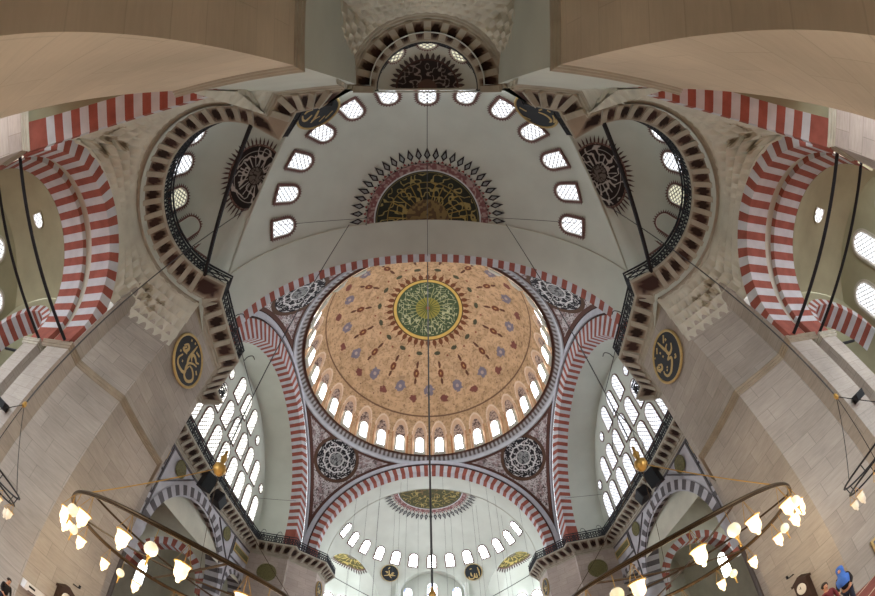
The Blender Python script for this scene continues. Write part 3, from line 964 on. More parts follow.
with survey():
    cornice('niche_cornice', [PATH_PORTAL], -1, 'black lattice railing round the small half-dome niche straight above the camera', pitch=.86)
    for sx, w in ((-1, 'left'), (1, 'right')):
        cornice('exedra_cornice', [PATH_FACE, PATH_EX, PATH_PIER[:1]], sx, 'black lattice railing curving round the near %s corner half dome' % w)
        cornice('pier_cornice', [PATH_PIER], sx, 'black lattice railing along the top of the near %s pier with its roundel' % w)
        cornice('side_cornice', [PATH_SIDE], sx, 'long straight black lattice railing under the %s window-filled tympanum' % w)
        cornice('far_pier_cornice', [PATH_FRONT], sx, 'black lattice railing stepping round the far %s pier' % w)
    # hooked iron lamp brackets on the rails near the far corners
    for sx in (-1, 1):
        for k, (x, y) in enumerate(((-19.0, 39.0), (-17.0, 39.0), (-12.0, 14.2), (-11.9, 11.0))):
            hk = MB()
            x0, y0 = (x, y)
            hk.tube(catmull([(x0, y0, 18.9), (x0 + .05, y0 + .1, 19.5), (x0 + .3, y0 + .2, 19.75), (x0 + .5, y0 + .3, 19.5)]), .03, 5)
            hk.xform(mirror(sx, False))
            tag(hk.build('lamp_hook', [M['iron']]), 'curved black iron hook above the %s rail%s' % ('left' if sx < 0 else 'right', [', nearer the far side wall', ', beside the far striped arch foot', ', at the near pier tip', ', midway on the near pier'][k]), 'hook')


# ------------------------------------------------------------------ piers and lower walls
def mould_run(mb, path, z, sx, m=0):
    path = np.array(path, float)
    O = inward_m(path)
    prof = [(-.02, z - .3), (.05, z - .26), (.05, z - .16), (.11, z - .13), (.11, z - .04), (.16, z), (.16, z + .06), (-.02, z + .1)]
    mb.grid(np.array([[(p[0] + o[0] * d, p[1] + o[1] * d, zz) for p, o in zip(path, O)] for d, zz in prof]), m)
with survey():
    for sx in (-1, 1):
        side = 'left' if sx < 0 else 'right'
        for fr in (False, True):
            fn = mirror(sx, fr, CF)
            p = MB()
            p.prism([(-12.9, 13.2), (-12.9, 9.2), (-15.2, 7.6), (-15.2, 6.75), (-17.3, 6.75), (-20.5, 10.5), (-20.5, 16.3), (-15.5, 16.3), (-15.5, 15.86)], FLOOR, 17.0)
            p.xform(fn)
            struct(p.build(('far' if fr else 'near') + '_pier_wall_' + side, [M['stone'] if not fr else M['stone_grey']]))
            k = MB()
            mould_run(k, [(-18, 6.75), (-17.3, 6.75), (-15.2, 6.75), (-15.2, 7.6), (-12.9, 9.2), (-12.9, 13.2), (-15.5, 15.86)][::-1][::-1], 9.0, sx)
            k.xform(fn)
            struct(k.build('pier_string_trim', [M['string']]))
        # entrance piers at the camera's shoulders
        fn = mirror(sx, False)
        p = MB(); p.prism([(-2.95, -1.3), (-6.35, -1.36), (-6.35, -6.2), (-2.95, -6.2)], FLOOR, 9.1); p.xform(fn)
        struct(p.build('entrance_pier_wall_' + side, [M['stone_tan']]))
        p = MB(); p.prism([(-2.98, -1.33), (-6.32, -1.39), (-6.32, -6.2), (-2.98, -6.2)], 9.1, 17.0); p.xform(fn)
        struct(p.build('entrance_upper_wall_' + side, [M['plaster']]))
        k = MB(); mould_run(k, [(-2.95, -6.2), (-2.95, -1.3), (-6.35, -1.36), (-6.35, -6.2)], 9.0, sx); k.xform(fn)
        struct(k.build('entrance_string_trim', [M['mould']]))
        p = MB(); p.prism([(-14.9, -1.7), (-17.3, -1.7), (-20.4, -1.9), (-20.4, -6), (-14.9, -6)], FLOOR, 9.0); p.xform(fn)
        struct(p.build('corner_pier_wall_' + side, [M['stone_grey']]))
        k = MB(); mould_run(k, [(-14.9, -6), (-14.9, -1.7), (-17.3, -1.7)], 9.0, sx); k.xform(fn)
        struct(k.build('corner_string_trim', [M['mould']]))
    # rear wall of the entrance niche, with its dark upper light
    p = MB(); p.box((0, -4.75, 7.4), (6.2, .4, 19.2))
    struct(p.build('wall_back', [M['plaster_warm']]))
    w = MB(); w.box((0, -4.5, 13.2), (2.6, .14, 1.9)); struct(w.build('window_surround_trim', [M['dgrey']]))


# squinch zone between the square bays and the round cornice, with carved stalactite pits
def squinch(sx, fr, fn):
    c = np.array([-10.32, 3.9]); R = 5.4
    bay = dict(x0=-15.36, y0=-1.62, y1=7.6)
    na, nz = 260, 44
    A = np.radians(np.linspace(-52, -246, na))
    P = np.zeros((nz, na, 3)); Wd = np.zeros((nz, na))
    for j, a in enumerate(A):
        d = np.array([math.cos(a), math.sin(a)])
        cand = []
        if d[0] < -1e-6: cand.append(('L', (bay['x0'] - c[0]) / d[0]))
        if d[1] < -1e-6: cand.append(('B', (bay['y0'] - c[1]) / d[1]))
        if d[0] > 1e-6: cand.append(('A', (-6.3 - c[0]) / d[0]))
        # diagonal face of the main pier
        n = np.array([-(9.2 - 7.6), (15.2 - 12.9)]); n = n / np.linalg.norm(n); pd = n @ (np.array([-12.9, 9.2]) - c)
        if n @ d > 1e-6: cand.append(('P', pd / (n @ d)))
        kind, t = min(cand, key=lambda q: q[1])
        b = c + d * t
        if kind == 'L':
            dy = abs(b[1] - 2.55); zl = 9.85 + math.sqrt(max(4.4 ** 2 - dy * dy, 0)); zl = max(zl, 11.8)
            if b[1] > 6.3: zl = max(zl, 13.2 - (7.6 - b[1]) * .6)
        elif kind == 'B':
            dx = abs(b[0] + 10.5); zl = 9.75 + math.sqrt(max(4.55 ** 2 - dx * dx, 0)); zl = max(zl, 11.3)
        elif kind == 'P': zl = 13.2
        else: zl = 12.5
        e = c + d * R
        for i in range(nz):
            s = i / (nz - 1)
            r = b + (e - b) * (s ** 1.4)
            P[i, j] = (r[0], r[1], zl + (16.7 - zl) * s)
        # carving is deepest in the corners
        for deg0, wdt in ((-132, 24), (-222, 22), (-70, 14)):
            Wd[:, j] = np.maximum(Wd[:, j], math.exp(-((math.degrees(a) - deg0) / wdt) ** 2))
    # staggered little niches
    si = np.linspace(0, 1, nz)[:, None] * 5.5; aj = (np.arange(na) / na * 36)[None, :]
    row = np.floor(si); fa = (aj + .5 * (row % 2)) % 1.0; fs = si - row
    pit = np.clip(1 - np.abs(fa - .5) / .5, 0, 1) * np.clip(1 - fs, 0, 1) * 1.6
    amp = .4 * Wd * np.clip(np.sin(PI * np.linspace(0, 1, nz)), 0, 1)[:, None]
    out = P[..., :2] - c
    out = out / np.linalg.norm(out, axis=-1, keepdims=True)
    P[..., :2] += out * (pit * amp)[..., None] - out * (amp * .35)[..., None]
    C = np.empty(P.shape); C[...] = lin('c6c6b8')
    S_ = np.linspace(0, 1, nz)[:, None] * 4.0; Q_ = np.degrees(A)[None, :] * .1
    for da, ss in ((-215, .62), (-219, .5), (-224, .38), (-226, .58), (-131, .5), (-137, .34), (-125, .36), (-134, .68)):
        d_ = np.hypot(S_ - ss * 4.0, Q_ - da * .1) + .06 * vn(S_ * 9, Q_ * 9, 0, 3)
        C[d_ < .3] = lin('a09a86'); C[d_ < .13] = lin('5e5644')  # shade inside the deeper carved pits, painted in as dark blotches
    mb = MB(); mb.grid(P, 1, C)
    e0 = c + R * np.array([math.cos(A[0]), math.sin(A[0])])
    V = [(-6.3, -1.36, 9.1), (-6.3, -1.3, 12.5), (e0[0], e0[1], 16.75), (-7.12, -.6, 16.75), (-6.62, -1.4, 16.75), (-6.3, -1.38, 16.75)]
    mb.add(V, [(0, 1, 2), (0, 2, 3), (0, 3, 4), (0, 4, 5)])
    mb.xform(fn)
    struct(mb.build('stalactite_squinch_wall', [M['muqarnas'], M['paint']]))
with survey():
    for sx in (-1, 1): squinch(sx, False, mirror(sx, False))
# the same round the entrance niche
def niche_squinch():
    na, nz = 160, 36
    A = np.radians(np.linspace(0, -180, na)); c = np.array([0, -1.12])
    P = np.zeros((nz, na, 3)); Wd = np.zeros((nz, na))
    for j, a in enumerate(A):
        d = np.array([math.cos(a), math.sin(a)])
        t = min([q for q in ((3.0 / abs(d[0])) if abs(d[0]) > 1e-6 else 9, ((4.55 - 1.12) / -d[1]) if d[1] < -1e-6 else 9)])
        b = c + d * t; e = c + d * 3.3
        for i in range(nz):
            s = i / (nz - 1); r = b + (e - b) * s ** 1.3
            P[i, j] = (r[0], r[1], 13.4 + 3.3 * s)
        Wd[:, j] = 1 if abs(d[0]) < .97 else .4
    si = np.linspace(0, 1, nz)[:, None] * 6; aj = (np.arange(na) / na * 26)[None, :]
    row = np.floor(si); fa = (aj + .5 * (row % 2)) % 1.0; fs = si - row
    pit = np.clip(1 - np.abs(fa - .5) / .5, 0, 1) * np.clip(1 - fs, 0, 1) * 1.6
    out = P[..., :2] - c; out /= np.linalg.norm(out, axis=-1, keepdims=True)
    P[..., :2] += out * (pit * .22 * Wd * np.sin(PI * np.linspace(0.02, .98, nz))[:, None] ** .5)[..., None]
    mb = MB(); mb.grid(P); struct(mb.build('niche_stalactite_wall', [M['muqarnas']]))
with survey(): niche_squinch()

# ------------------------------------------------------------------ striped aisle arches beside the near piers
def aisle(sx):
    fn = mirror(sx, False)
    n = 31
    def cx(x, R, cy=2.55, cz=9.85, zmin=9.0):
        c, s = halfcurve(R, n)
        P = np.stack([np.full(len(c), x), cy + c, cz + s], -1)
        P[0, 2] = P[-1, 2] = zmin
        return P
    mb = MB()
    striped(mb, [cx(-15.3, 4.72), cx(-15.3, 3.98), cx(-17.1, 4.12)], n)
    mb.xform(fn); struct(mb.build('outer_aisle_arch_trim', [M['red'], M['white']]))
    mb = MB(); mb.grid(np.stack([cx(-17.1, 4.12), cx(-17.15, 4.5), cx(-18.1, 4.5)])); mb.xform(fn)
    struct(mb.build('aisle_arch_recess_trim', [M['plaster_warm']], smooth=False))
    mb = MB(); striped(mb, [cx(-18.1, 4.52), cx(-18.1, 4.22), cx(-20.3, 4.28)], n); mb.xform(fn)
    struct(mb.build('inner_aisle_arch_trim', [M['red'], M['white']]))
    mb = MB(); mb.grid(np.stack([cx(-20.28, 4.26), cx(-20.28, 6.2)])); mb.xform(fn); struct(mb.build('aisle_spandrel_wall', [M['plaster_olive']]))
    # rear arch of the corner bay
    def cy_(y, R, cx0=-10.45, cz=9.75):
        c, s = halfcurve(R, n)
        P = np.stack([cx0 + c, np.full(len(c), y), cz + s], -1); P[0, 2] = P[-1, 2] = 8.9
        return P
    mb = MB(); striped(mb, [cy_(-1.5, 4.8), cy_(-1.55, 4.42), cy_(-2.75, 4.5)], n); mb.xform(fn)
    struct(mb.build('rear_bay_arch_trim', [M['red'], M['white']]))
    mb = MB(); mb.grid(np.stack([cy_(-2.75, 4.5), cy_(-2.8, 4.7), cy_(-6.0, 4.7)])); mb.xform(fn)
    struct(mb.build('rear_bay_vault_ceiling', [M['plaster_olive']], smooth=True))
    mb = MB(); mb.box((-6.7, -1.95, 15.4), (1.5, .4, 5.0)); mb.xform(fn); struct(mb.build('bay_spandrel_wall_' + ('left' if sx < 0 else 'right'), [M['plaster_warm']]))
    mb = MB(); mb.box((-8.0, -2.75, 17.3), (3.6, 2.6, .5)); mb.xform(fn); struct(mb.build('bay_slab', [M['plaster_warm']]))
    mb = MB(); mb.box((-10.6, -6.1, 12), (8.6, .2, 7.0)); mb.xform(fn); struct(mb.build('rear_bay_wall_' + ('left' if sx < 0 else 'right'), [M['plaster_warm']]))
    # second impost pier behind
    p = MB(); p.prism([(-18.6, 6.8), (-20.3, 6.8), (-20.3, 8.6), (-18.6, 8.6)], FLOOR, 9.0)
    p.xform(fn); struct(p.build('aisle_pier_wall_' + ('left' if sx < 0 else 'right'), [M['stone']]))
    k = MB(); mould_run(k, [(-20.6, 6.8), (-18.6, 6.8), (-18.6, 8.4)], 9.0, sx); k.xform(fn)
    struct(k.build('aisle_impost_trim', [M['mould']]))
    p = MB(); p.prism([(-17.3, 7.4), (-18.6, 7.4), (-18.6, 13.2), (-17.3, 13.2)], FLOOR, 9.0); p.xform(fn)
    struct(p.build('aisle_link_wall_' + ('left' if sx < 0 else 'right'), [M['stone']]))
    # sail vault over the aisle bay
    c0 = np.array([-24.3, 2.5, 7.8]); R = 7.7
    ux = np.linspace(-28.4, -20.4, 40); uy = np.linspace(-4.2, 7.0, 48)
    P = np.array([[(x, y, c0[2] + math.sqrt(max(R * R - (x - c0[0]) ** 2 - (y - c0[1]) ** 2, 4))) for y in uy] for x in ux])
    b = MB(); b.grid(P); b.xform(fn); struct(b.build('aisle_vault_ceiling', [M['plaster_olive']], smooth=True))
    w = MB(); w.box((-28.5, 9, 6), (.3, 23, 17)); w.xform(fn); struct(w.build('aisle_wall_' + ('left' if sx < 0 else 'right'), [M['plaster_olive']]))
    # transverse striped arch closing the bay
    n2 = 24
    def ct(y, R, cx0=-24.4, cz=8.7):
        c, s = halfcurve(R, n2)
        P = np.stack([cx0 + c, np.full(len(c), y), cz + s * .98], -1)
        return P
    mb = MB(); striped(mb, [ct(7.0, 4.4), ct(7.05, 3.75), ct(8.6, 3.75)], n2); mb.xform(fn)
    struct(mb.build('transverse_arch_trim', [M['red'], M['white']]))
    # wall above the transverse arch
    t = np.linspace(0, PI, 49)
    w = MB(); w.grid(np.array([[(-24.4 + 4.35 * math.cos(a), 7.03, 8.7 + 4.35 * .98 * math.sin(a)) for a in t], [(-24.4 + 4.3 * math.cos(a), 7.03, 16) for a in t]]))
    w.xform(fn); struct(w.build('transverse_wall', [M['plaster_olive']]))
    me = window_mesh('ais', 1.5, 2.5, border=.16, pane='day_aisle', frame='mould', reveal=.12)
    mr = window_mesh('aisr', .95, .95, border=.06, pane='day_aisle', frame='plaster_olive', ty=None)
    for y, z in ((5.6, 10.4), (2.6, 11.9), (-.6, 10.4)):
        window(me, fn((-28.3, y, z))[0], (-sx, 0, 0))
    q = np.array([-25.2, 2.1]); z = c0[2] + math.sqrt(R * R - (q[0] - c0[0]) ** 2 - (q[1] - c0[1]) ** 2)
    nn = c0 - np.array([q[0], q[1], z]); nn /= np.linalg.norm(nn)
    window(mr, fn((q[0], q[1], z))[0], nn * np.array([-sx, 1, 1]), up=(0, 1, 0.2), off=.05)
with survey():
    for sx in (-1, 1): aisle(sx)

# ------------------------------------------------------------------ side arcades under the tympana
def arch_wall(x, y0, y1, z0, z1, ops, mb, m=0):
    """wall in a plane of constant x with round openings (yc, R, zs)"""
    cur = y0
    for yc, R, zs in sorted(ops):
        mb.grid(np.array([[(x, cur, z0), (x, cur, z1)], [(x, yc - R, z0), (x, yc - R, z1)]]), m)
        t = np.linspace(PI, 0, 33)
        lo = [(x, yc + R * math.cos(a), zs + R * math.sin(a)) for a in t]; hi = [(x, yc + R * math.cos(a), z1) for a in t]
        mb.grid(np.array([lo, hi]), m)
        cur = yc + R
    mb.grid(np.array([[(x, cur, z0), (x, cur, z1)], [(x, y1, z0), (x, y1, z1)]]), m)
for sx in (-1, 1):
    side = 'left' if sx < 0 else 'right'
    fn = mirror(sx, False)
    ops = [(YC, 5.35, 7.5), (YC - 8.15, 1.75, 8.9), (YC + 8.15, 1.75, 8.9)]
    w = MB(); arch_wall(-17.3, 13.8, 34.5, 5.0, 14.6, ops, w); w.xform(fn)
    # cut the lower part back to columns: nothing stands below 5 m except the columns
    struct(w.build('arcade_wall_' + side, [M['lgrey']]))
    a = MB()
    for yc, R, zs in ops:
        nn = 36 if R > 3 else 15
        def cv(x, r):
            c, s = halfcurve(r, nn); P = np.stack([np.full(len(c), x), yc + c, zs + s * (1.04 if R > 3 else 1.0)], -1); return P
        striped(a, [cv(-17.24, R + (.75 if R > 3 else .5)), cv(-17.2, R), cv(-18.6, R)], nn)
    a.xform(fn); struct(a.build('arcade_arch_trim', [M['dgrey'], M['lgrey']]))
    # dark marble bands framing the spandrels
    b = MB()
    def band(y0, z0, y1, z1, wd=.16):
        d = np.array([y1 - y0, z1 - z0]); L = np.linalg.norm(d); ang = math.atan2(d[1], d[0])
        R = [[1, 0, 0], [0, math.cos(ang), -math.sin(ang)], [0, math.sin(ang), math.cos(ang)]]
        b.box((-17.24, (y0 + y1) / 2, (z0 + z1) / 2), (.06, L, wd), 0, None, R)
    for s in (-1, 1):
        Yq = lambda d: YC + s * d
        band(Yq(0.3), 14.1, Yq(10.0), 14.1); band(Yq(6.05), 11.9, Yq(10.0), 11.9); band(Yq(6.05), 8.0, Yq(6.05), 14.1)
        band(Yq(10.0), 8.0, Yq(10.0), 14.1); band(Yq(2.6), 13.9, Yq(6.0), 11.0, .12)
        band(Yq(6.3), 12.2, Yq(6.3), 14.0, .08)
    b.xform(fn); struct(b.build('spandrel_band_trim', [M['dgrey']]))
    # green roundels and panels of painted tiles
    for s in (-1, 1):
        nm = 'nearer' if s < 0 else 'farther'
        d = MB()
        d.lathe([(0, 0), (.66, 0), (.7, .05), (.62, .09), (.6, .06), (0, .06)], n=28)
        def rot(v): v = np.array(v); return np.stack([-17.24 + v[:, 2], YC + s * 4.5 + v[:, 0], 13.35 + v[:, 1]], -1)
        d.xform(rot); 
        C = d.v[0]; rr = np.hypot(C[:, 1] - (YC + s * 4.5), C[:, 2] - 13.35)
        d.xform(fn)
        o = tag(d.build('tile_roundel', [M['olive'] if 'olive' in M else plain('olive_tile', '6c6a45', .5, .45, 9)]), 'round olive carved roundel in the marble spandrel of the %s arcade, its %s one' % (side, 'nearer' if s < 0 else 'farther'), 'roundel', 'arcade tile roundels')
        M['olive'] = o.data.materials[0]
        q = MB(); q.box((-17.22, YC + s * 8.0, 13.1), (.08, 3.3, .85)); q.box((-17.2, YC + s * 8.0, 13.1), (.08, 2.9, .55), 1); q.xform(fn)
        tag(q.build('tile_frieze', [M['goldpaint'], M['olive']]), 'long olive tile panel in a gilt edge, %s end of the %s arcade frieze' % ('near' if s < 0 else 'far', side), 'panel')
    # granite columns
    for s in (-1, 1):
        c = MB()
        c.lathe([(.95, FLOOR_T), (.95, FLOOR_T + .5), (.7, FLOOR_T + .7), (.62, FLOOR_T + 1), (.56, 5.6), (.62, 5.7)], (-17.9, YC + s * 6.05, 0), 24, 0)
        c.lathe([(.62, 5.7), (.7, 6.1), (.98, 6.9), (1.02, 7.5), (0, 7.5)], (-17.9, YC + s * 6.05, 0), 8, 1)
        c.xform(fn); struct(c.build('granite_column', [M['granite'], M['lgrey']], smooth=True))
    # aisle behind: vault, outer wall, transverse red and white arches
    n2 = 26
    for y in (YC - 6.1, YC + 6.1, YC - 11.2):
        def ct(yy, R):
            c, s = halfcurve(R, n2); return np.stack([-23.2 + c, np.full(len(c), yy), 6.9 + s], -1)
        m_ = MB(); striped(m_, [ct(y - .6, 4.75), ct(y - .6, 3.95), ct(y + .6, 3.95)], n2); m_.xform(fn)
        struct(m_.build('arcade_transverse_trim', [M['red'], M['white']]))
        m_ = MB(); t = np.linspace(0, PI, 41)
        m_.grid(np.array([[(-23.2 + 4.7 * math.cos(a), y - .55, 6.9 + 4.7 * math.sin(a)) for a in t], [(-23.2 + 5.2 * math.cos(a), y - .55, 15.5) for a in t]])); m_.xform(fn)
        struct(m_.build('arcade_transverse_wall', [M['plaster_warm']]))
    v = MB(); v.grid(np.array([[(-23.0 + 5.7 * math.cos(t), y, 10.2 + 5.6 * math.sin(t)) for t in np.linspace(0, PI, 25)] for y in np.linspace(8.7, fy(7.6), 12)])); v.xform(fn)
    struct(v.build('arcade_vault_ceiling', [M['plaster_warm']], smooth=True))
    w = MB(); w.box((-22.9, 41.2, 6), (11.6, .3, 18)); w.xform(fn); struct(w.build('arcade_end_wall_' + side, [M['plaster_warm']]))
    w = MB(); w.box((-28.6, YC, 4), (.3, 34, 13)); w.xform(fn); struct(w.build('arcade_outer_wall_' + side, [M['plaster_warm']]))
    me = window_mesh('arc' + side, 1.5, 3.0, border=.15, pane='day_arcade' if sx > 0 else 'day_arcade_left', frame='mould', reveal=.1)
    for dy in (-9, -3, 3, 9):
        window(me, fn((-28.4, YC + dy, 7.6))[0], (-sx, 0, 0))
    # roundel of tiles on the far pier face
    d = MB(); d.box((0, 0, 0), (2.2, .05, 2.2), 1); d.lathe([(0, .03), (.9, .03), (1.0, .08), (1.0, .1), (.88, .14), (.85, .09), (0, .09)], n=32, m=0)
    V = d.v[1]; d.v[1] = np.stack([V[:, 0], -V[:, 2], V[:, 1]], -1)
    d.xform(lambda v: fn(np.array(v) + np.array([-15.0, 48.05 - 13.91 - .05, 12.25])))
    tag(d.build('mounted_tile_roundel', [M['olive'], M['stone_grey']]), 'large round olive tile roundel on the flat face of the far %s pier' % side, 'roundel')

# ------------------------------------------------------------------ qibla wall
w = MB()
w.box((0, 52.9, 9), (30, .3, 26)); struct(w.build('wall_front', [M['plaster']]))
w = MB()
for sx in (-1, 1):
    w.box((sx * 4.4, 51.9, 8), (.5, 2.0, 22))
t = np.linspace(0, PI, 33)
w.grid(np.array([[(4.45 * math.cos(a), y, 16.9 + 4.45 * math.sin(a)) for a in t] for y in (51.45, 52.8)]))
struct(w.build('mihrab_recess_wall', [M['plaster']]))
me = window_mesh('mih', 1.05, 2.0, border=.1, pane='stained', frame='plaster', reveal=.06)
me2 = window_mesh('mih2', 1.25, 2.5, border=.1, pane='stained', frame='plaster', reveal=.06)
for x in (-3.2, 3.2): window(me, (x, 52.7, 17.9), (0, -1, 0))
window(me2, (0, 52.7, 18.5), (0, -1, 0))

# ------------------------------------------------------------------ calligraphy roundels
def frame3(n):
    n = np.array(n, float); n /= np.linalg.norm(n)
    v = np.array([0, 0, 1.]) - n * n[2]; v /= np.linalg.norm(v)
    return n, np.cross(v, n), v
def roundel(c, n, R, strokes, label, width=.045, rim=.1, scale=1.0, shift=(0, 0)):
    c = np.array(c, float); n, u, v = frame3(n)
    def W(V): V = np.array(V, float).reshape(-1, 3); return c + V[:, :1] * u + V[:, 1:2] * v + V[:, 2:3] * n
    t = thing('mounted_calligraphy_roundel', label, 'roundel', c - np.array([0, 0, R]), 'calligraphy roundels')  # wall-mounted disc set just off the surface; nothing suspends it
    b = MB(); b.lathe([(0, .08), (R * (1 - rim * .7), .08), (R * (1 - rim * .7), .025)], n=48)
    b.xform(W); b.build('board', [M['black']], t)
    b = MB(); b.lathe([(R * (1 - rim), .08), (R * (1 - rim * .75), .14), (R * (1 - rim * .3), .15), (R, .1), (R, .025)], n=48)
    b.xform(W); b.build('gilt_rim', [M['goldpaint']], t)
    s = MB()
    for k, st in enumerate(strokes):
        P = [((x + shift[0]) * scale * R, (y + shift[1]) * scale * R) for x, y in st]
        C = np.array(catmull(P, 7)) if len(P) > 2 else np.array(P)
        L = len(C)
        d = np.gradient(C, axis=0); d /= np.maximum(np.linalg.norm(d, axis=1, keepdims=True), 1e-6)
        nn = np.stack([-d[:, 1], d[:, 0]], 1)
        q = np.linspace(0, 1, L)
        length = np.linalg.norm(np.diff(C, axis=0), axis=1).sum()
        wd = width * R * (np.clip(.55 + .7 * np.sin(PI * q), .4, 1.25) if length > .35 * R else .8)
        wd = np.broadcast_to(wd, (L,))[:, None]
        A, B = C + nn * wd, C - nn * wd
        z = .1 + .001 * k
        top = np.stack([np.c_[A, np.full(L, z)], np.c_[B, np.full(L, z)]]); 
        s.grid(np.stack([np.c_[A, np.full(L, .07)], np.c_[A, np.full(L, z)], np.c_[B, np.full(L, z)], np.c_[B, np.full(L, .07)]]))
    s.xform(W); o = s.build('gilt_lettering', [M['goldpaint']], t); o['label'] = 'gold calligraphy strokes'
L_PIER = [[(-0.44, -0.19), (-0.51, -0.48), (-0.42, -0.64), (-0.24, -0.68), (0.02, -0.62), (0.17, -0.48), (0.08, -0.31), (0.06, -0.08), (0.27, 0.18), (0.52, 0.33)], [(-0.09, 0.86), (-0.09, 0.49), (-0.09, 0.13), (-0.02, -0.08), (0.01, -0.15)], [(0.17, -0.12), (0.15, -0.41), (0.25, -0.59), (0.47, -0.6), (0.66, -0.43), (0.73, -0.22), (0.6, -0.06), (0.37, 0.0), (0.18, -0.07)], [(0.15, 0.16), (0.02, 0.25), (0.02, 0.41), (0.19, 0.46), (0.39, 0.42), (0.53, 0.54)], [(0.05, 0.66), (0.33, 0.74)], [(0.62, 0.2), (0.78, 0.13)], [(-0.67, 0.06), (-0.53, 0.32), (-0.37, 0.27), (-0.44, 0.01), (-0.6, -0.03), (-0.5, 0.2)], [(-0.5, -0.05), (-0.3, 0.06)], [(-0.29, -0.39), (-0.23, -0.36)], [(-0.32, 0.75), (-0.24, 0.79)], [(-0.68, -0.26), (-0.6, -0.23)], [(-0.56, 0.59), (-0.48, 0.64)]]
R_PIER = [[(0.03, 0.96), (0.06, 0.62), (0.11, 0.24), (0.16, -0.02)], [(0.56, 0.13), (0.42, -0.01), (0.28, -0.04), (0.14, 0.01), (0.1, 0.18), (0.2, 0.33), (0.37, 0.35)], [(0.12, -0.0), (-0.1, -0.04), (0.1, -0.17), (0.03, -0.31), (-0.2, -0.44), (-0.38, -0.49), (-0.61, -0.4), (-0.69, -0.19), (-0.64, -0.06)], [(-0.36, -0.14), (-0.37, -0.21)], [(-0.46, -0.2), (-0.46, -0.28)], [(-0.61, 0.81), (-0.62, 0.74)], [(-0.21, 0.6), (-0.21, 0.5)], [(-0.2, 0.35), (-0.19, 0.25)], [(0.37, -0.33), (0.32, -0.45), (0.23, -0.39)], [(-0.71, 0.43), (-0.54, 0.23), (-0.65, 0.1), (-0.86, 0.28), (-0.82, 0.42), (-0.67, 0.25)], [(-0.85, 0.23), (-0.81, 0.09)], [(0.52, 0.74), (0.26, 0.56)], [(0.47, 0.56), (0.44, 0.45)], [(-0.18, 0.89), (-0.38, 0.74)]]
L_TOP = [[(0.45, -0.62), (0.6, -0.36), (0.59, -0.18), (0.4, -0.17), (0.22, -0.2)], [(0.55, 0.2), (0.31, 0.12), (-0.02, -0.09), (-0.1, -0.17)], [(0.47, 0.12), (0.09, 0.25)], [(0.31, 0.55), (-0.05, 0.48)], [(0.04, 0.66), (-0.42, 0.56)], [(0.35, -0.6), (0.15, -0.61), (0.0, -0.46)]]
R_TOP = [[(-0.06, -0.1), (-0.28, -0.25), (-0.5, -0.3), (-0.69, -0.21), (-0.71, -0.03)], [(-0.49, -0.61), (-0.72, -0.43), (-0.82, -0.22)], [(0.57, 0.52), (0.24, 0.43)], [(0.21, 0.94), (-0.17, 0.75)], [(-0.01, -0.24), (-0.03, -0.45)], [(-0.19, -0.62), (-0.33, -0.66)]]
MUH = [[(-1.08, -0.66), (-0.61, -0.51), (-0.44, -0.37), (-0.1, -0.43), (0.42, -0.34)], [(-0.54, 0.24), (-0.41, -0.36), (-0.06, -0.81)], [(0.2, -0.04), (-0.0, -0.02), (-0.1, -0.25), (0.13, -0.23)], [(-0.67, 0.39), (-0.49, 0.68)], [(-1.02, -0.05), (-0.76, -0.06), (-0.76, -0.27)]]
ALL = [[(0.59, 0.49), (0.66, -0.1), (0.6, -0.65)], [(0.11, -0.17), (0.11, -0.63), (0.32, -0.72), (0.33, -0.22)], [(-0.62, -0.41), (-0.55, -0.71), (-0.09, -0.76), (0.08, -0.3)], [(-0.2, -0.51), (-0.29, -0.31), (-0.29, 0.01)], [(-0.33, 0.45), (-0.09, 0.46)]]
with survey(): roundel((-12.88, 11.05, 14.4), (1, 0, 0), 1.5, L_PIER, 'black roundel with looping gold calligraphy on the near left stone pier', scale=.94)
with survey(): roundel((12.88, 11.2, 14.6), (-1, 0, 0), 1.5, R_PIER, 'black roundel with hooked gold calligraphy on the near right stone pier', scale=.94, shift=(.06, -.1))
roundel((-5.97, -.3, 21.66), (.518, .744, -.421), 1.35, L_TOP, 'black calligraphy roundel partly behind the cornice, left of the small overhead niche')
roundel((5.97, -.3, 21.66), (-.518, .744, -.421), 1.35, R_TOP, 'black calligraphy roundel partly behind the cornice, right of the small overhead niche')
def sphpt(q):
    c = np.array([0, fy(8.1), 16.9]); d = np.array(q) - c; d /= np.linalg.norm(d)
    return c + d * (RS - .12), -d
p, n = sphpt((-5.4, 50.25, 20.3)); roundel(p, n, 1.25, MUH, 'small black roundel under the far windows, left of the far wall arch', width=.06, rim=.07, scale=.82, shift=(.35, .15))
p, n = sphpt((5.35, 50.3, 20.33)); roundel(p, n, 1.25, ALL, 'small black roundel under the far windows, right of the far wall arch', width=.06, rim=.07, scale=.95)
for sx in (-1, 1):
    roundel((sx * 10.97, 37.9, 12.6), (-sx, 0, 0), 1.0, MUH, 'narrow sliver of a black roundel on the far %s pier below its railing' % ('left' if sx < 0 else 'right'), width=.06, scale=.8, shift=(.3, .1))

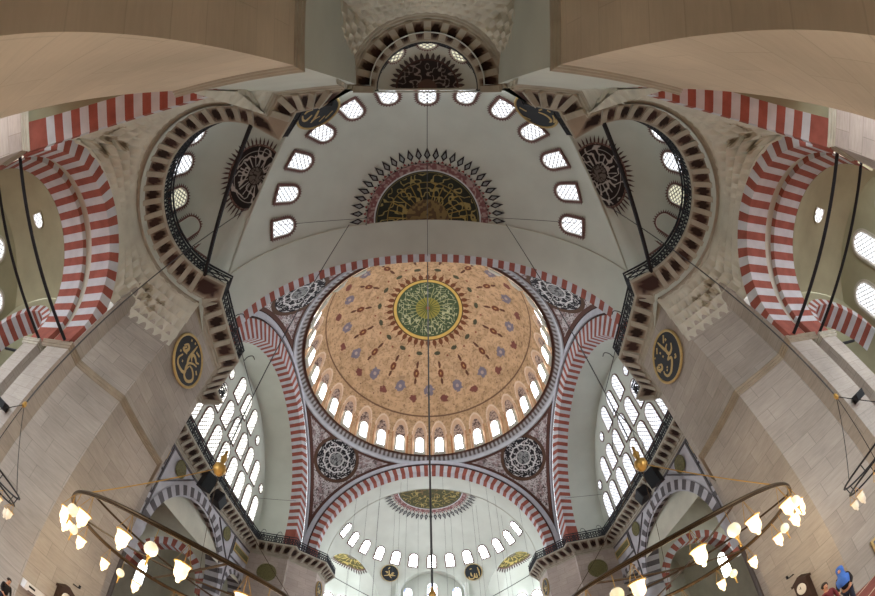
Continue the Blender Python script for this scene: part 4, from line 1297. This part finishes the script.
# ------------------------------------------------------------------ chandeliers
def bell(parent, p, hang, lit=True, small=1.0, lab=None):
    """bell shaped glass lamp hung on three chains; p is the rim centre"""
    x, y, z = p; k = small
    g = MB()
    g.lathe([(.155 * k, 0), (.135 * k, -.03 * k), (.12 * k, -.1 * k), (.122 * k, -.17 * k), (.105 * k, -.24 * k), (.065 * k, -.29 * k), (.035 * k, -.315 * k), (.045 * k, -.335 * k), (.03 * k, -.365 * k), (0, -.38 * k)], (x, y, z), 16)
    gl = g.build('lamp_glass', [M['lampglass'] if lit else M['unlit']], parent, smooth=True)
    r = MB()
    r.tube([(x + .158 * k * math.cos(t), y + .158 * k * math.sin(t), z) for t in np.linspace(0, 2 * PI, 16, endpoint=False)], .016 * k, 6, closed=True)
    for a in (0, 2.1, 4.2):
        r.tube([(x + .158 * k * math.cos(a), y + .158 * k * math.sin(a), z), (x, y, hang)], .007, 4)
    r.build('lamp_hanger', [M['gold']], gl)
def globe(parent, p, hang):
    x, y, z = p
    g = MB(); g.lathe([(0, .14), (.07, .125), (.115, .07), (.13, 0), (.115, -.07), (.07, -.12), (.03, -.14)], (x, y, z), 16)
    gl = g.build('ivory_globe', [M['globe']], parent, smooth=True)
    r = MB(); r.lathe([(.035, -.13), (.045, -.16), (.02, -.2), (.018, -.34), (.03, -.36), (0, -.37)], (x, y, z), 8)
    r.build('gilt_tassel', [M['gold']], gl, smooth=True)
    r = MB(); r.tube([(x, y, z + .13), (x, y, hang)], .009, 4)
    r.build('hanging_cord', [M['gold']], gl)
def chandelier(c, zr, R, side, cable_top):
    cx, cy = c
    t = thing('ring_chandelier', 'great brass ring chandelier of lit bell lamps in front of the %s pier' % side, 'chandelier', (cx, cy, zr - .9), 'great ring chandeliers')
    m = MB()
    for dz, rr in ((0, .05), (.0, .0)):
        if rr: m.tube([(cx + R * math.cos(a), cy + R * math.sin(a), zr + dz) for a in np.linspace(0, 2 * PI, 96, endpoint=False)], rr, 8, closed=True)
    m.build('ring', [M['bronze']], t, smooth=True)
    m = MB(); m.tube([(cx + (R + .03) * math.cos(a), cy + (R + .03) * math.sin(a), zr - .055) for a in np.linspace(0, 2 * PI, 96, endpoint=False)], .018, 5, closed=True)
    m.build('lower_edge', [M['bronze']], t, smooth=True)
    hub = zr + 3.45
    for k in range(3):
        a = k * PI / 3 + .35
        m = MB(); m.tube([(cx + R * math.cos(a), cy + R * math.sin(a), zr), (cx - R * math.cos(a), cy - R * math.sin(a), zr)], .028, 6)
        m.build('cross_bar', [M['bronze']], t)
    for k in range(3):
        a = math.radians(232 if side == 'left' else -52) + k * 2 * PI / 3
        m = MB(); m.tube([(cx + R * math.cos(a), cy + R * math.sin(a), zr + .03), (cx, cy, hub)], .016 if k == 0 else .008, 5)
        m.build('suspension_rod', [M['gold'] if k == 0 else M['bronze']], t)
    m = MB(); m.lathe([(0, -.28), (.1, -.24), (.2, -.08), (.17, .08), (.06, .16), (.08, .26), (.1, .36), (.05, .46), (.04, .62), (0, .66)], (cx, cy, hub), 14)
    m.build('gilt_hub', [M['gold']], t, smooth=True)
    m = MB(); m.tube([(cx, cy, hub + .9), (cx, cy, cable_top)], .022, 5); m.build('suspension_cable', [M['wire']], t)
    for k in range(3):
        a = k * 2.09 + .3
        m = MB(); m.tube(catmull([(cx, cy, hub + 2.3), (cx + .3 * math.cos(a), cy + .3 * math.sin(a), hub + 1.6), (cx + .55 * math.cos(a), cy + .55 * math.sin(a), hub + .9), (cx + .35 * math.cos(a), cy + .35 * math.sin(a), hub + .5)]), .012, 4)
        m.build('scroll', [M['wire']], t)
    a0 = math.atan2(-cy, -cx)
    s = 1 if side == 'left' else -1
    for k in range(16):
        a = a0 + s * math.radians(22.5 * k - (0 if side == 'left' else 6))
        x, y = cx + R * math.cos(a), cy + R * math.sin(a)
        bell(t, (x, y, zr - .47), zr - .03, lit=(k != 5))
    for k in range(8):
        a = a0 - s * math.radians(45 * k + 11.5 if side == 'left' else 45 * k + 20)
        x, y = cx + R * math.cos(a), cy + R * math.sin(a)
        globe(t, (x, y, zr - .5), zr)
    for k in range(6):
        l = bpy.data.lights.new('chandelier_glow', 'POINT'); l.energy = 42; l.color = (1, .8, .55); l.shadow_soft_size = .3
        o = bpy.data.objects.new('chandelier_glow', l); COL.objects.link(o); o.location = (cx + R * math.cos(k * PI / 3), cy + R * math.sin(k * PI / 3), zr - 1.15)
def vault_z(x, y):
    if y >= 8.1: return 16.9 + math.sqrt(RS ** 2 - x * x)
    return 16.9 + math.sqrt(RS ** 2 - x * x - (y - 8.1) ** 2)
chandelier((-5.62, 7.95), 2.2, 2.92, 'left', vault_z(-5.62, 7.95))
chandelier((5.62, 7.95), 2.2, 2.92, 'right', vault_z(5.62, 7.95))
def small_chandelier(sx):
    side = 'left' if sx < 0 else 'right'
    cx, cy, zr, R = sx * 10.4, 4.75, 1.28, 1.3
    t = thing('small_chandelier', 'small black ring chandelier with unlit glass lamps at the far %s edge' % side, 'chandelier', (cx, cy, zr - .6), 'small side chandeliers')
    for dz in (0, -.28):
        m = MB(); m.tube([(cx + R * (1 if dz == 0 else .97) * math.cos(a), cy + R * (1 if dz == 0 else .97) * math.sin(a), zr + dz) for a in np.linspace(0, 2 * PI, 48, endpoint=False)], .03, 6, closed=True)
        m.build('ring', [M['iron']], t, smooth=True)
    for k in range(8):
        a = k * PI / 4
        m = MB(); m.tube([(cx + R * math.cos(a), cy + R * math.sin(a), zr), (cx + R * .97 * math.cos(a), cy + R * .97 * math.sin(a), zr - .28)], .016, 4); m.build('strut', [M['iron']], t)
    for k in range(3):
        a = k * 2.09 + .6
        m = MB(); m.tube([(cx + R * math.cos(a), cy + R * math.sin(a), zr), (cx, cy, zr + 2.2)], .012, 4); m.build('suspension_chain', [M['iron']], t)
    m = MB(); m.tube([(cx, cy, zr + 2.15), (cx, cy, 20.6)], .025, 5); m.build('suspension_cable', [M['wire']], t)
    m = MB(); m.lathe([(0, -.12), (.07, -.05), (.07, .05), (0, .15)], (cx, cy, zr + 2.2), 8); m.build('gilt_knob', [M['gold']], t)
    for k in range(10):
        a = k * PI / 5 + .2
        bell(t, (cx + R * .97 * math.cos(a), cy + R * .97 * math.sin(a), zr - .52), zr - .29, lit=False, small=.8)
small_chandelier(-1); small_chandelier(1)
# the middle chandelier hangs from the great dome; only its hub shows above the lower edge
def middle():
    cx, cy = 0, 16.5
    zt = 31.9 + 12.8 * math.sqrt(1 - ((cy - YC) / 12.5) ** 2)
    t = thing('dome_chandelier', 'gilt knob on the long cable hanging from the great ochre dome', 'chandelier', (cx, cy, 4.6))
    m = MB(); m.tube([(cx, cy, 5.9), (cx, cy, zt)], .05, 6); m.build('suspension_cable', [M['wire']], t)
    m = MB(); m.lathe([(r_ * .7, z_ * .62) for r_, z_ in [(0, -.75), (.1, -.7), (.2, -.45), (.36, -.2), (.34, .05), (.15, .2), (.2, .34), (.26, .5), (.12, .75), (.08, 1.1), (0, 1.15)]], (cx, cy, 5.3), 16); m.build('gilt_hub', [M['gold']], t, smooth=True)
middle()

# ------------------------------------------------------------------ wires, tie rods
def wire(pts, r, label, name='wire', cat='wire', group=None, mat='wire', n=5):
    m = MB(); m.tube(pts, r, n)
    return tag(m.build(name, [M[mat]]), label, cat, group)
wire([(0, -1.0, 20.7), (0, 10.9, 28.15)], .02, 'thin grey cable along the middle of the near half dome, from niche to striped arch', 'cable', 'cable')
for sx in (-1, 1):
    s = 'left' if sx < 0 else 'right'
    fn = mirror(sx, False)
    T = lambda *q: [tuple(v) for v in fn(q)]
    with survey(): wire(T((-8.3, -.25, 18.0), (-12.6, 7.75, 18.0)), .13, 'thick black tie rod crossing the mouth of the near %s corner half dome' % s, 'tie_rod', 'tie rod', None, 'iron', 8)
    with survey(): wire(T((-15.85, -1.75, 9.1), (-15.85, 6.85, 9.1)), .095, 'black tie rod spanning the striped %s aisle arch, the one nearer the hall' % s, 'tie_rod', 'tie rod', None, 'iron', 8)
    with survey(): wire(T((-18.75, -1.9, 9.1), (-18.75, 6.85, 9.1)), .095, 'black tie rod spanning the striped %s aisle arch, the one deeper in the aisle' % s, 'tie_rod', 'tie rod', None, 'iron', 8)
    with survey(): wire(T((-20.6, 7.6, 8.9), (-24.5, 7.6, 8.9)), .09, 'short black tie rod under the small striped arch deep in the %s aisle' % s, 'tie_rod', 'tie rod', None, 'iron', 8)
    wire(T((-9.2, 6.4, 22.4), (-3.85, 7.6, 27.4)), .018, 'thin grey wire level across the near half dome, %s of the painted half medallion' % s)
    with survey(): wire(T((-12.0, 13.1, 19.0), (-13.5, 19.0, 21.0)), .03, 'thin rod reaching from the near %s pier tip across the tympanum windows' % s, 'stay_rod', 'rod')
    wire(T((-13.3, 33.0, 20.6), (-17.4, 33.0, 20.3)), .02, 'faint horizontal wire across the plain %s side vault near its far end' % s)
    wire(T((-10.7, 40.6, 15.6), (-6.5, 45.3, 14.6)), .045, 'dark rail sloping from the far %s pier into the far corner half dome' % s, 'stay_rod', 'rod', None, 'iron')
xs = [-9.2, -8.1, -7.3, -6.2, -5.4, -4.3, -3.4, -2.6, -1.5, 1.4, 2.3, 3.5, 4.4, 5.6, 6.3, 7.4, 8.4, 9.3]
for i, x in enumerate(xs):
    y = 39.5 + 3.2 * math.cos(i * 2.4)
    zt = 16.9 + math.sqrt(RS ** 2 - x * x - max(0, y - fy(8.1)) ** 2)
    wire([(x, y, 9.0), (x, y, zt - .02)], .011, 'thin vertical lamp wire hanging from the far half dome', 'hanging_wire', 'wire', 'hanging wires of the far half dome', 'wire', 4)

# ------------------------------------------------------------------ loudspeakers under the side railings and on the piers
def speaker(c, d, R, label, name='mounted_loudspeaker'):
    c = np.array(c, float)
    t = thing(name, label, 'loudspeaker', c - np.array([0, 0, d[2] / 2]))
    b = MB(); 
    w, dp, h = np.array(d) / 2
    pr = [(-w, -dp), (w, -dp), (w * .7, dp), (-w * .7, dp)]
    b.prism(pr, -h, h); b.xform(lambda v: np.array(v) @ np.array(R).T + c); b.build('cabinet', [M['speaker']], t)
    g = MB(); g.box((0, -dp - .02, 0), (2 * w * .9, .04, 2 * h * .9)); g.xform(lambda v: np.array(v) @ np.array(R).T + c); g.build('grille', [M['black']], t)
    k = MB(); k.box((0, dp + .12, 0), (.12, .3, .3)); k.xform(lambda v: np.array(v) @ np.array(R).T + c); k.build('bracket', [M['iron']], t)
def rotzx(az, tilt):
    return np.array(Matrix.Rotation(az, 3, 'Z') @ Matrix.Rotation(tilt, 3, 'X'))
for sx in (-1, 1):
    s = 'left' if sx < 0 else 'right'
    speaker((sx * 15.6, 21.2, 13.6), (1.0, .85, 1.4), rotzx(-sx * PI / 2 * .75, .3), 'black loudspeaker under the %s side railing, the upright one nearer the entrance' % s)
    speaker((sx * 15.6, 23.4, 13.6), (1.5, .85, .95), rotzx(-sx * PI / 2 * 1.2, .35), 'black loudspeaker under the %s side railing, the one farther from the entrance' % s)
    with survey(): speaker((sx * 15.75, 6.45, 4.25), (.5, .42, .34), rotzx(sx * -.5, .35), 'small black loudspeaker on the %s aisle side of the near pier' % s, 'mounted_loudspeaker')

# ------------------------------------------------------------------ furniture of the pier faces
def clock(sx):
    s = 'left' if sx < 0 else 'right'
    y0 = 11.25
    t = thing('wall_clock', 'tall dark wooden clock with a white dial on the near %s pier' % s, 'clock', (sx * 12.65, y0, -2.0))
    X = lambda d: sx * (12.9 - d)
    b = MB(); b.box((X(.14), y0, -.95), (.28, .74, 1.9)); b.box((X(.16), y0, .03), (.34, .9, .12)); b.box((X(.16), y0, -1.95), (.34, .9, .14))
    b.add([(X(.3), y0 - .4, .09), (X(.3), y0 + .4, .09), (X(.3), y0, .3), (X(0), y0 - .4, .09), (X(0), y0 + .4, .09), (X(0), y0, .3)], [(0, 1, 2), (3, 4, 5), (0, 2, 5, 3), (1, 2, 5, 4)])
    b.build('case', [M['wood']], t)
    d = MB(); d.lathe([(0, .02), (.24, .02), (.26, 0)], n=24); 
    d.xform(lambda v: np.stack([X(.3 + np.array(v)[:, 2]), y0 + np.array(v)[:, 0], -.3 + np.array(v)[:, 1]], -1)); dl = d.build('dial', [M['brass_dial']], t)
    h = MB(); h.box((X(.33), y0 + .04, -.26), (.01, .1, .02)); h.box((X(.33), y0, -.24), (.01, .02, .14)); h.build('hands', [M['black']], dl)
    g = MB(); g.box((X(.29), y0, -1.25), (.02, .46, .95)); g.build('door_glass', [M['black']], t)
with survey():
    clock(-1); clock(1)
with survey():
    t = thing('air_conditioner', 'white wall air conditioner beside the edge of the near left pier', 'air conditioner', (-12.75, 9.75, -1.25))
    b = MB(); b.prism([(-.17, -.48), (.12, -.48), (.17, -.3), (.17, .3), (.12, .48), (-.17, .48)], -.16, .2); b.xform(lambda v: np.array(v) + np.array([-12.73, 9.75, -.98])); b.build('casing', [M['acwhite']], t)
    b = MB(); b.box((-12.55, 9.75, -1.1), (.03, .7, .05)); b.build('air_vent', [M['dgrey']], t)
    b = MB(); b.box((-12.55, 9.55, -.9), (.03, .3, .09)); b.build('display_panel', [M['black']], t)
    # framed panels on the slanted faces of the near piers
    for sx in (-1, 1):
        s = 'left' if sx < 0 else 'right'
        a = np.array([-12.9, 9.2]); bb = np.array([-15.2, 7.6]); d = (bb - a) / np.linalg.norm(bb - a); n = np.array([d[1], -d[0]]); n = n if n[1] < 0 else -n
        c = a + d * 1.95 + n * .06
        t = thing('framed_panel', 'framed %s leaning on the slanted face of the near %s pier' % ('patterned tile picture' if sx > 0 else 'dark board', s), 'picture', (c[0] * -sx, c[1], -2.0))
        fn = mirror(sx, False)
        def Q(u0, u1, z0, z1, dep):
            b = MB(); V = []
            for u in (u0, u1):
                for z in (z0, z1):
                    for e in (0, dep): q = c + d * u + n * e; V.append((q[0], q[1], z))
            b.add(V, [(0, 1, 3, 2), (4, 6, 7, 5), (0, 4, 5, 1), (2, 3, 7, 6), (0, 2, 6, 4), (1, 5, 7, 3)]); b.xform(fn); return b
        Q(-.75, .75, -2.0, -.85, .05).build('picture_frame', [M['goldpaint'] if sx > 0 else M['wood']], t)
        gm = plain('mosaic_picture', '6a6e78', .5, .6, 9) if sx > 0 else M['wood']
        Q(-.66, .66, -1.9, -.95, .07).build('picture_face', [gm], t)
        fix = MB(); fix.box((-sx * -12.86, 11.75, .55), (.08, .3, .05)); fix.box((-sx * -12.86, 11.95, .62), (.08, .06, .16))
        tag(fix.build('wall_bracket', [M['iron']]), 'small dark bracket on the near %s pier just above its clock' % s, 'bracket')


# ------------------------------------------------------------------ visitors
def skinbody(name, joints, edges, radii, mat, parent, root=0, sub=2):
    me = bpy.data.meshes.new(name)
    base = BASES[parent.name]
    me.from_pydata([tuple(np.array(j) - base) for j in joints], edges, [])
    o = bpy.data.objects.new(name, me); COL.objects.link(o); o.parent = parent; BASES[name] = base
    sk = o.modifiers.new('skin', 'SKIN'); sk.use_smooth_shade = True
    for i, r in enumerate(radii):
        r = (r, r) if np.isscalar(r) else r
        me.skin_vertices[0].data[i].radius = r
    me.skin_vertices[0].data[root].use_root = True
    sb = o.modifiers.new('sub', 'SUBSURF'); sb.levels = sub; sb.render_levels = sub
    me.materials.append(mat)
    return o
skin_m = plain('skin', 'b98a6c', .55, .08, 8)
hair_m = plain('dark_hair', '231b17', .6, .15, 20)
def person(x, y, H, face, label, top, legs, hijab=None, hairshort=True):
    """standing visitor; face is the heading angle"""
    t = thing('person', label, 'person', (x, y, FLOOR))
    k = H / 1.75
    ca, sa = math.cos(face), math.sin(face)
    def W(p): # local: x right, y forward
        X, Y, Z = p[0] * k, p[1] * k, p[2] * k
        return (x + X * sa + Y * ca, y - X * ca + Y * sa, FLOOR + Z)
    J, E, Rr = [], [], []
    def j(p, r): J.append(W(p)); Rr.append((r[0] * k, r[1] * k) if isinstance(r, tuple) else r * k); return len(J) - 1
    pel = j((0, 0, .95), .135); wst = j((0, 0, 1.1), .12); ch = j((0, .01, 1.3), .145); nb = j((0, 0, 1.44), .07); nk = j((0, .01, 1.5), .052); hd = j((0, .03, 1.58), .08); hc = j((0, .035, 1.66), .1); ht = j((0, .02, 1.72), .07)
    E += [(pel, wst), (wst, ch), (ch, nb), (nb, nk), (nk, hd), (hd, hc), (hc, ht)]
    for s in (-1, 1):
        sh = j((s * .18, 0, 1.4), .06); el = j((s * .25, .03, 1.13), .042); wr = j((s * .2, .2, .98), .028)
        E += [(nb, sh), (sh, el), (el, wr)]
        pm = j((s * .19, .26, .96), .028); E.append((wr, pm))
        for q in range(4):
            f0 = j((s * .19 + (q - 1.5) * .02, .3, .955), .011); f1 = j((s * .19 + (q - 1.5) * .021, .335 + .005 * (q in (1, 2)), .935), .009); E += [(pm, f0), (f0, f1)]
        th = j((s * .16, .275, .955), .012); th2 = j((s * .145, .3, .95), .01); E += [(pm, th), (th, th2)]
        hp = j((s * .09, 0, .88), .095); kn = j((s * .095, .02, .5), .058); an = j((s * .095, 0, .09), .04); to = j((s * .1, .15, .04), .035)
        E += [(pel, hp), (hp, kn), (kn, an), (an, to)]
    skinbody('body', J, E, Rr, skin_m, t)
    # clothes follow the body
    Jt, Et, Rt = [], [], []
    def jt(p, r): Jt.append(W(p)); Rt.append(r * k); return len(Jt) - 1
    a = jt((0, 0, .9), .165); b = jt((0, 0, 1.1), .15); c = jt((0, .01, 1.3), .168); d = jt((0, 0, 1.43), .09); Et += [(a, b), (b, c), (c, d)]
    for s in (-1, 1):
        sh = jt((s * .185, 0, 1.395), .075); el = jt((s * .255, .03, 1.13), .056); wr = jt((s * .21, .17, 1.0), .045); Et += [(d, sh), (sh, el), (el, wr)]
    skinbody('shirt', Jt, Et, Rt, top, t)
    Jt, Et, Rt = [], [], []
    a = jt((0, 0, .97), .15)
    for s in (-1, 1):
        hp = jt((s * .09, 0, .86), .11); kn = jt((s * .1, .02, .5), .078); an = jt((s * .1, 0, .12), .065); Et += [(a, hp), (hp, kn), (kn, an)]
    skinbody('trousers', Jt, Et, Rt, legs, t)
    # face: nose, eyes, mouth, ears
    lip = bpy.data.materials.get('lips') or plain('lips', '8c5048', .5, .05, 5)
    for s in (-1, 1):
        f = MB(); f.lathe([(0, .012), (.012, 0), (0, -.012)], (0, 0, 0), 8); f.v[-1] = np.array([W((v[0] + s * .035, .125 + v[1] * .5, 1.655 + v[2])) for v in f.v[-1]])
        f.build('eye', [hair_m], t)
    f = MB(); f.box((0, 0, 0), (.055, .012, .012)); f.v[-1] = np.array([W((v[0], .118 + v[1], 1.585 + v[2])) for v in f.v[-1]]); f.build('mouth', [lip], t)
    f = MB(); f.add([W(p) for p in ((-.016, .118, 1.615), (.016, .118, 1.615), (0, .155, 1.622), (0, .12, 1.67))], [(0, 1, 2), (0, 2, 3), (1, 3, 2), (0, 3, 1)]); f.build('nose', [skin_m], t)
    if hijab is None:
        h = MB(); ph = np.linspace(0, PI * .62, 10); th = np.linspace(0, 2 * PI, 20, endpoint=False)
        P = [[W((.112 * math.sin(a) * math.cos(b), -.0 + .03 + .125 * math.sin(a) * math.sin(b) * (1 if math.sin(b) < 0 else (.9 if a < 1.1 else .55)), 1.665 + .125 * math.cos(a))) for b in th] for a in ph]
        h.grid(np.array(P), close=True); h.build('hair', [hair_m], t, smooth=True)
        for s in (-1, 1):
            q = MB(); q.lathe([(0, .03), (.02, .015), (.022, -.01), (.01, -.03), (0, -.032)], (0, 0, 0), 8); q.v[-1] = np.array([W((v[0] * .5 + s * .105, .02 + v[1], 1.64 + v[2])) for v in q.v[-1]]); q.build('ear', [skin_m], t)
    else:
        h = MB(); th = np.linspace(0, 2 * PI, 28, endpoint=False)
        prof = [(.02, 1.81), (.075, 1.795), (.118, 1.745), (.132, 1.68), (.128, 1.6), (.12, 1.53), (.15, 1.45), (.22, 1.38), (.235, 1.25), (.22, 1.12)]
        P = []
        for r, z in prof:
            row = []
            for b in th:
                rr = r * (1 + .05 * math.sin(7 * b + z * 9))
                yy = rr * math.sin(b) * 1.1 + .01
                if 1.56 < z < 1.75 and math.sin(b) > .72: yy = min(yy, .1)      # opening of the face
                row.append(W((rr * math.cos(b), yy, z)))
            P.append(row)
        h.grid(np.array(P), close=True); h.build('headscarf', [hijab], t, smooth=True)
red_shirt = plain('dark_red_shirt', '5c2226', .8, .15, 6)
navy = plain('navy_cloth', '262a38', .8, .15, 6)
blue = plain('blue_headscarf', '3f68b4', .8, .2, 7)
dark = plain('black_cloth', '1e1c1d', .8, .15, 6)
with survey():
    person(9.95, 7.35, 1.68, math.radians(200), 'person in a bright blue headscarf standing before the near right pier', dark, navy, hijab=blue)
    person(8.7, 7.05, 1.66, math.radians(245), 'dark haired person in a dark red shirt beside the blue headscarf', red_shirt, navy)
    person(-9.95, 6.75, 1.23, math.radians(0), 'dark haired person in black at the far left lower corner', dark, navy)


# ------------------------------------------------------------------ daylight, camera
W_ = bpy.data.worlds.new('daylight'); bpy.context.scene.world = W_; W_.use_nodes = True
W_.node_tree.nodes['Background'].inputs[0].default_value = (.92, .96, 1, 1)
W_.node_tree.nodes['Background'].inputs[1].default_value = 3.0
cam = bpy.data.cameras.new('camera'); co = bpy.data.objects.new('camera', cam); COL.objects.link(co)
cam.type = 'PANO'; cam.sensor_fit = 'HORIZONTAL'; cam.sensor_width = 36.0
cam.panorama_type = 'FISHEYE_EQUISOLID'
cam.fisheye_lens = 395.97 * 36.0 / 875.0
cam.fisheye_fov = math.radians(180)
el, yaw, roll = math.radians(62.705), math.radians(3.05), math.radians(-3.17)
fwd = Vector((math.sin(yaw) * math.cos(el), math.cos(yaw) * math.cos(el), math.sin(el)))
right = Vector((math.cos(yaw), -math.sin(yaw), 0)); up = right.cross(fwd)
ROLL = roll
r2 = right * math.cos(ROLL) + up * math.sin(ROLL); u2 = up * math.cos(ROLL) - right * math.sin(ROLL)
co.matrix_world = Matrix((r2, u2, -fwd)).transposed().to_4x4()
bpy.context.scene.camera = co
sc = bpy.context.scene
sc.view_settings.view_transform = 'Standard'; sc.view_settings.look = 'None'; sc.view_settings.gamma = 1; sc.view_settings.exposure = 1.3
sc.cycles.max_bounces = 8; sc.cycles.diffuse_bounces = 6; sc.cycles.sample_clamp_indirect = 6
sc.cycles.use_denoising = True
# raise everything so that the carpet lies at z = 0
for o in list(COL.objects):
    if o.parent is None:
        if o.name in NEAR:
            o.location = o.location * K; o.scale = (K, K, K)
        o.location.z += LIFT
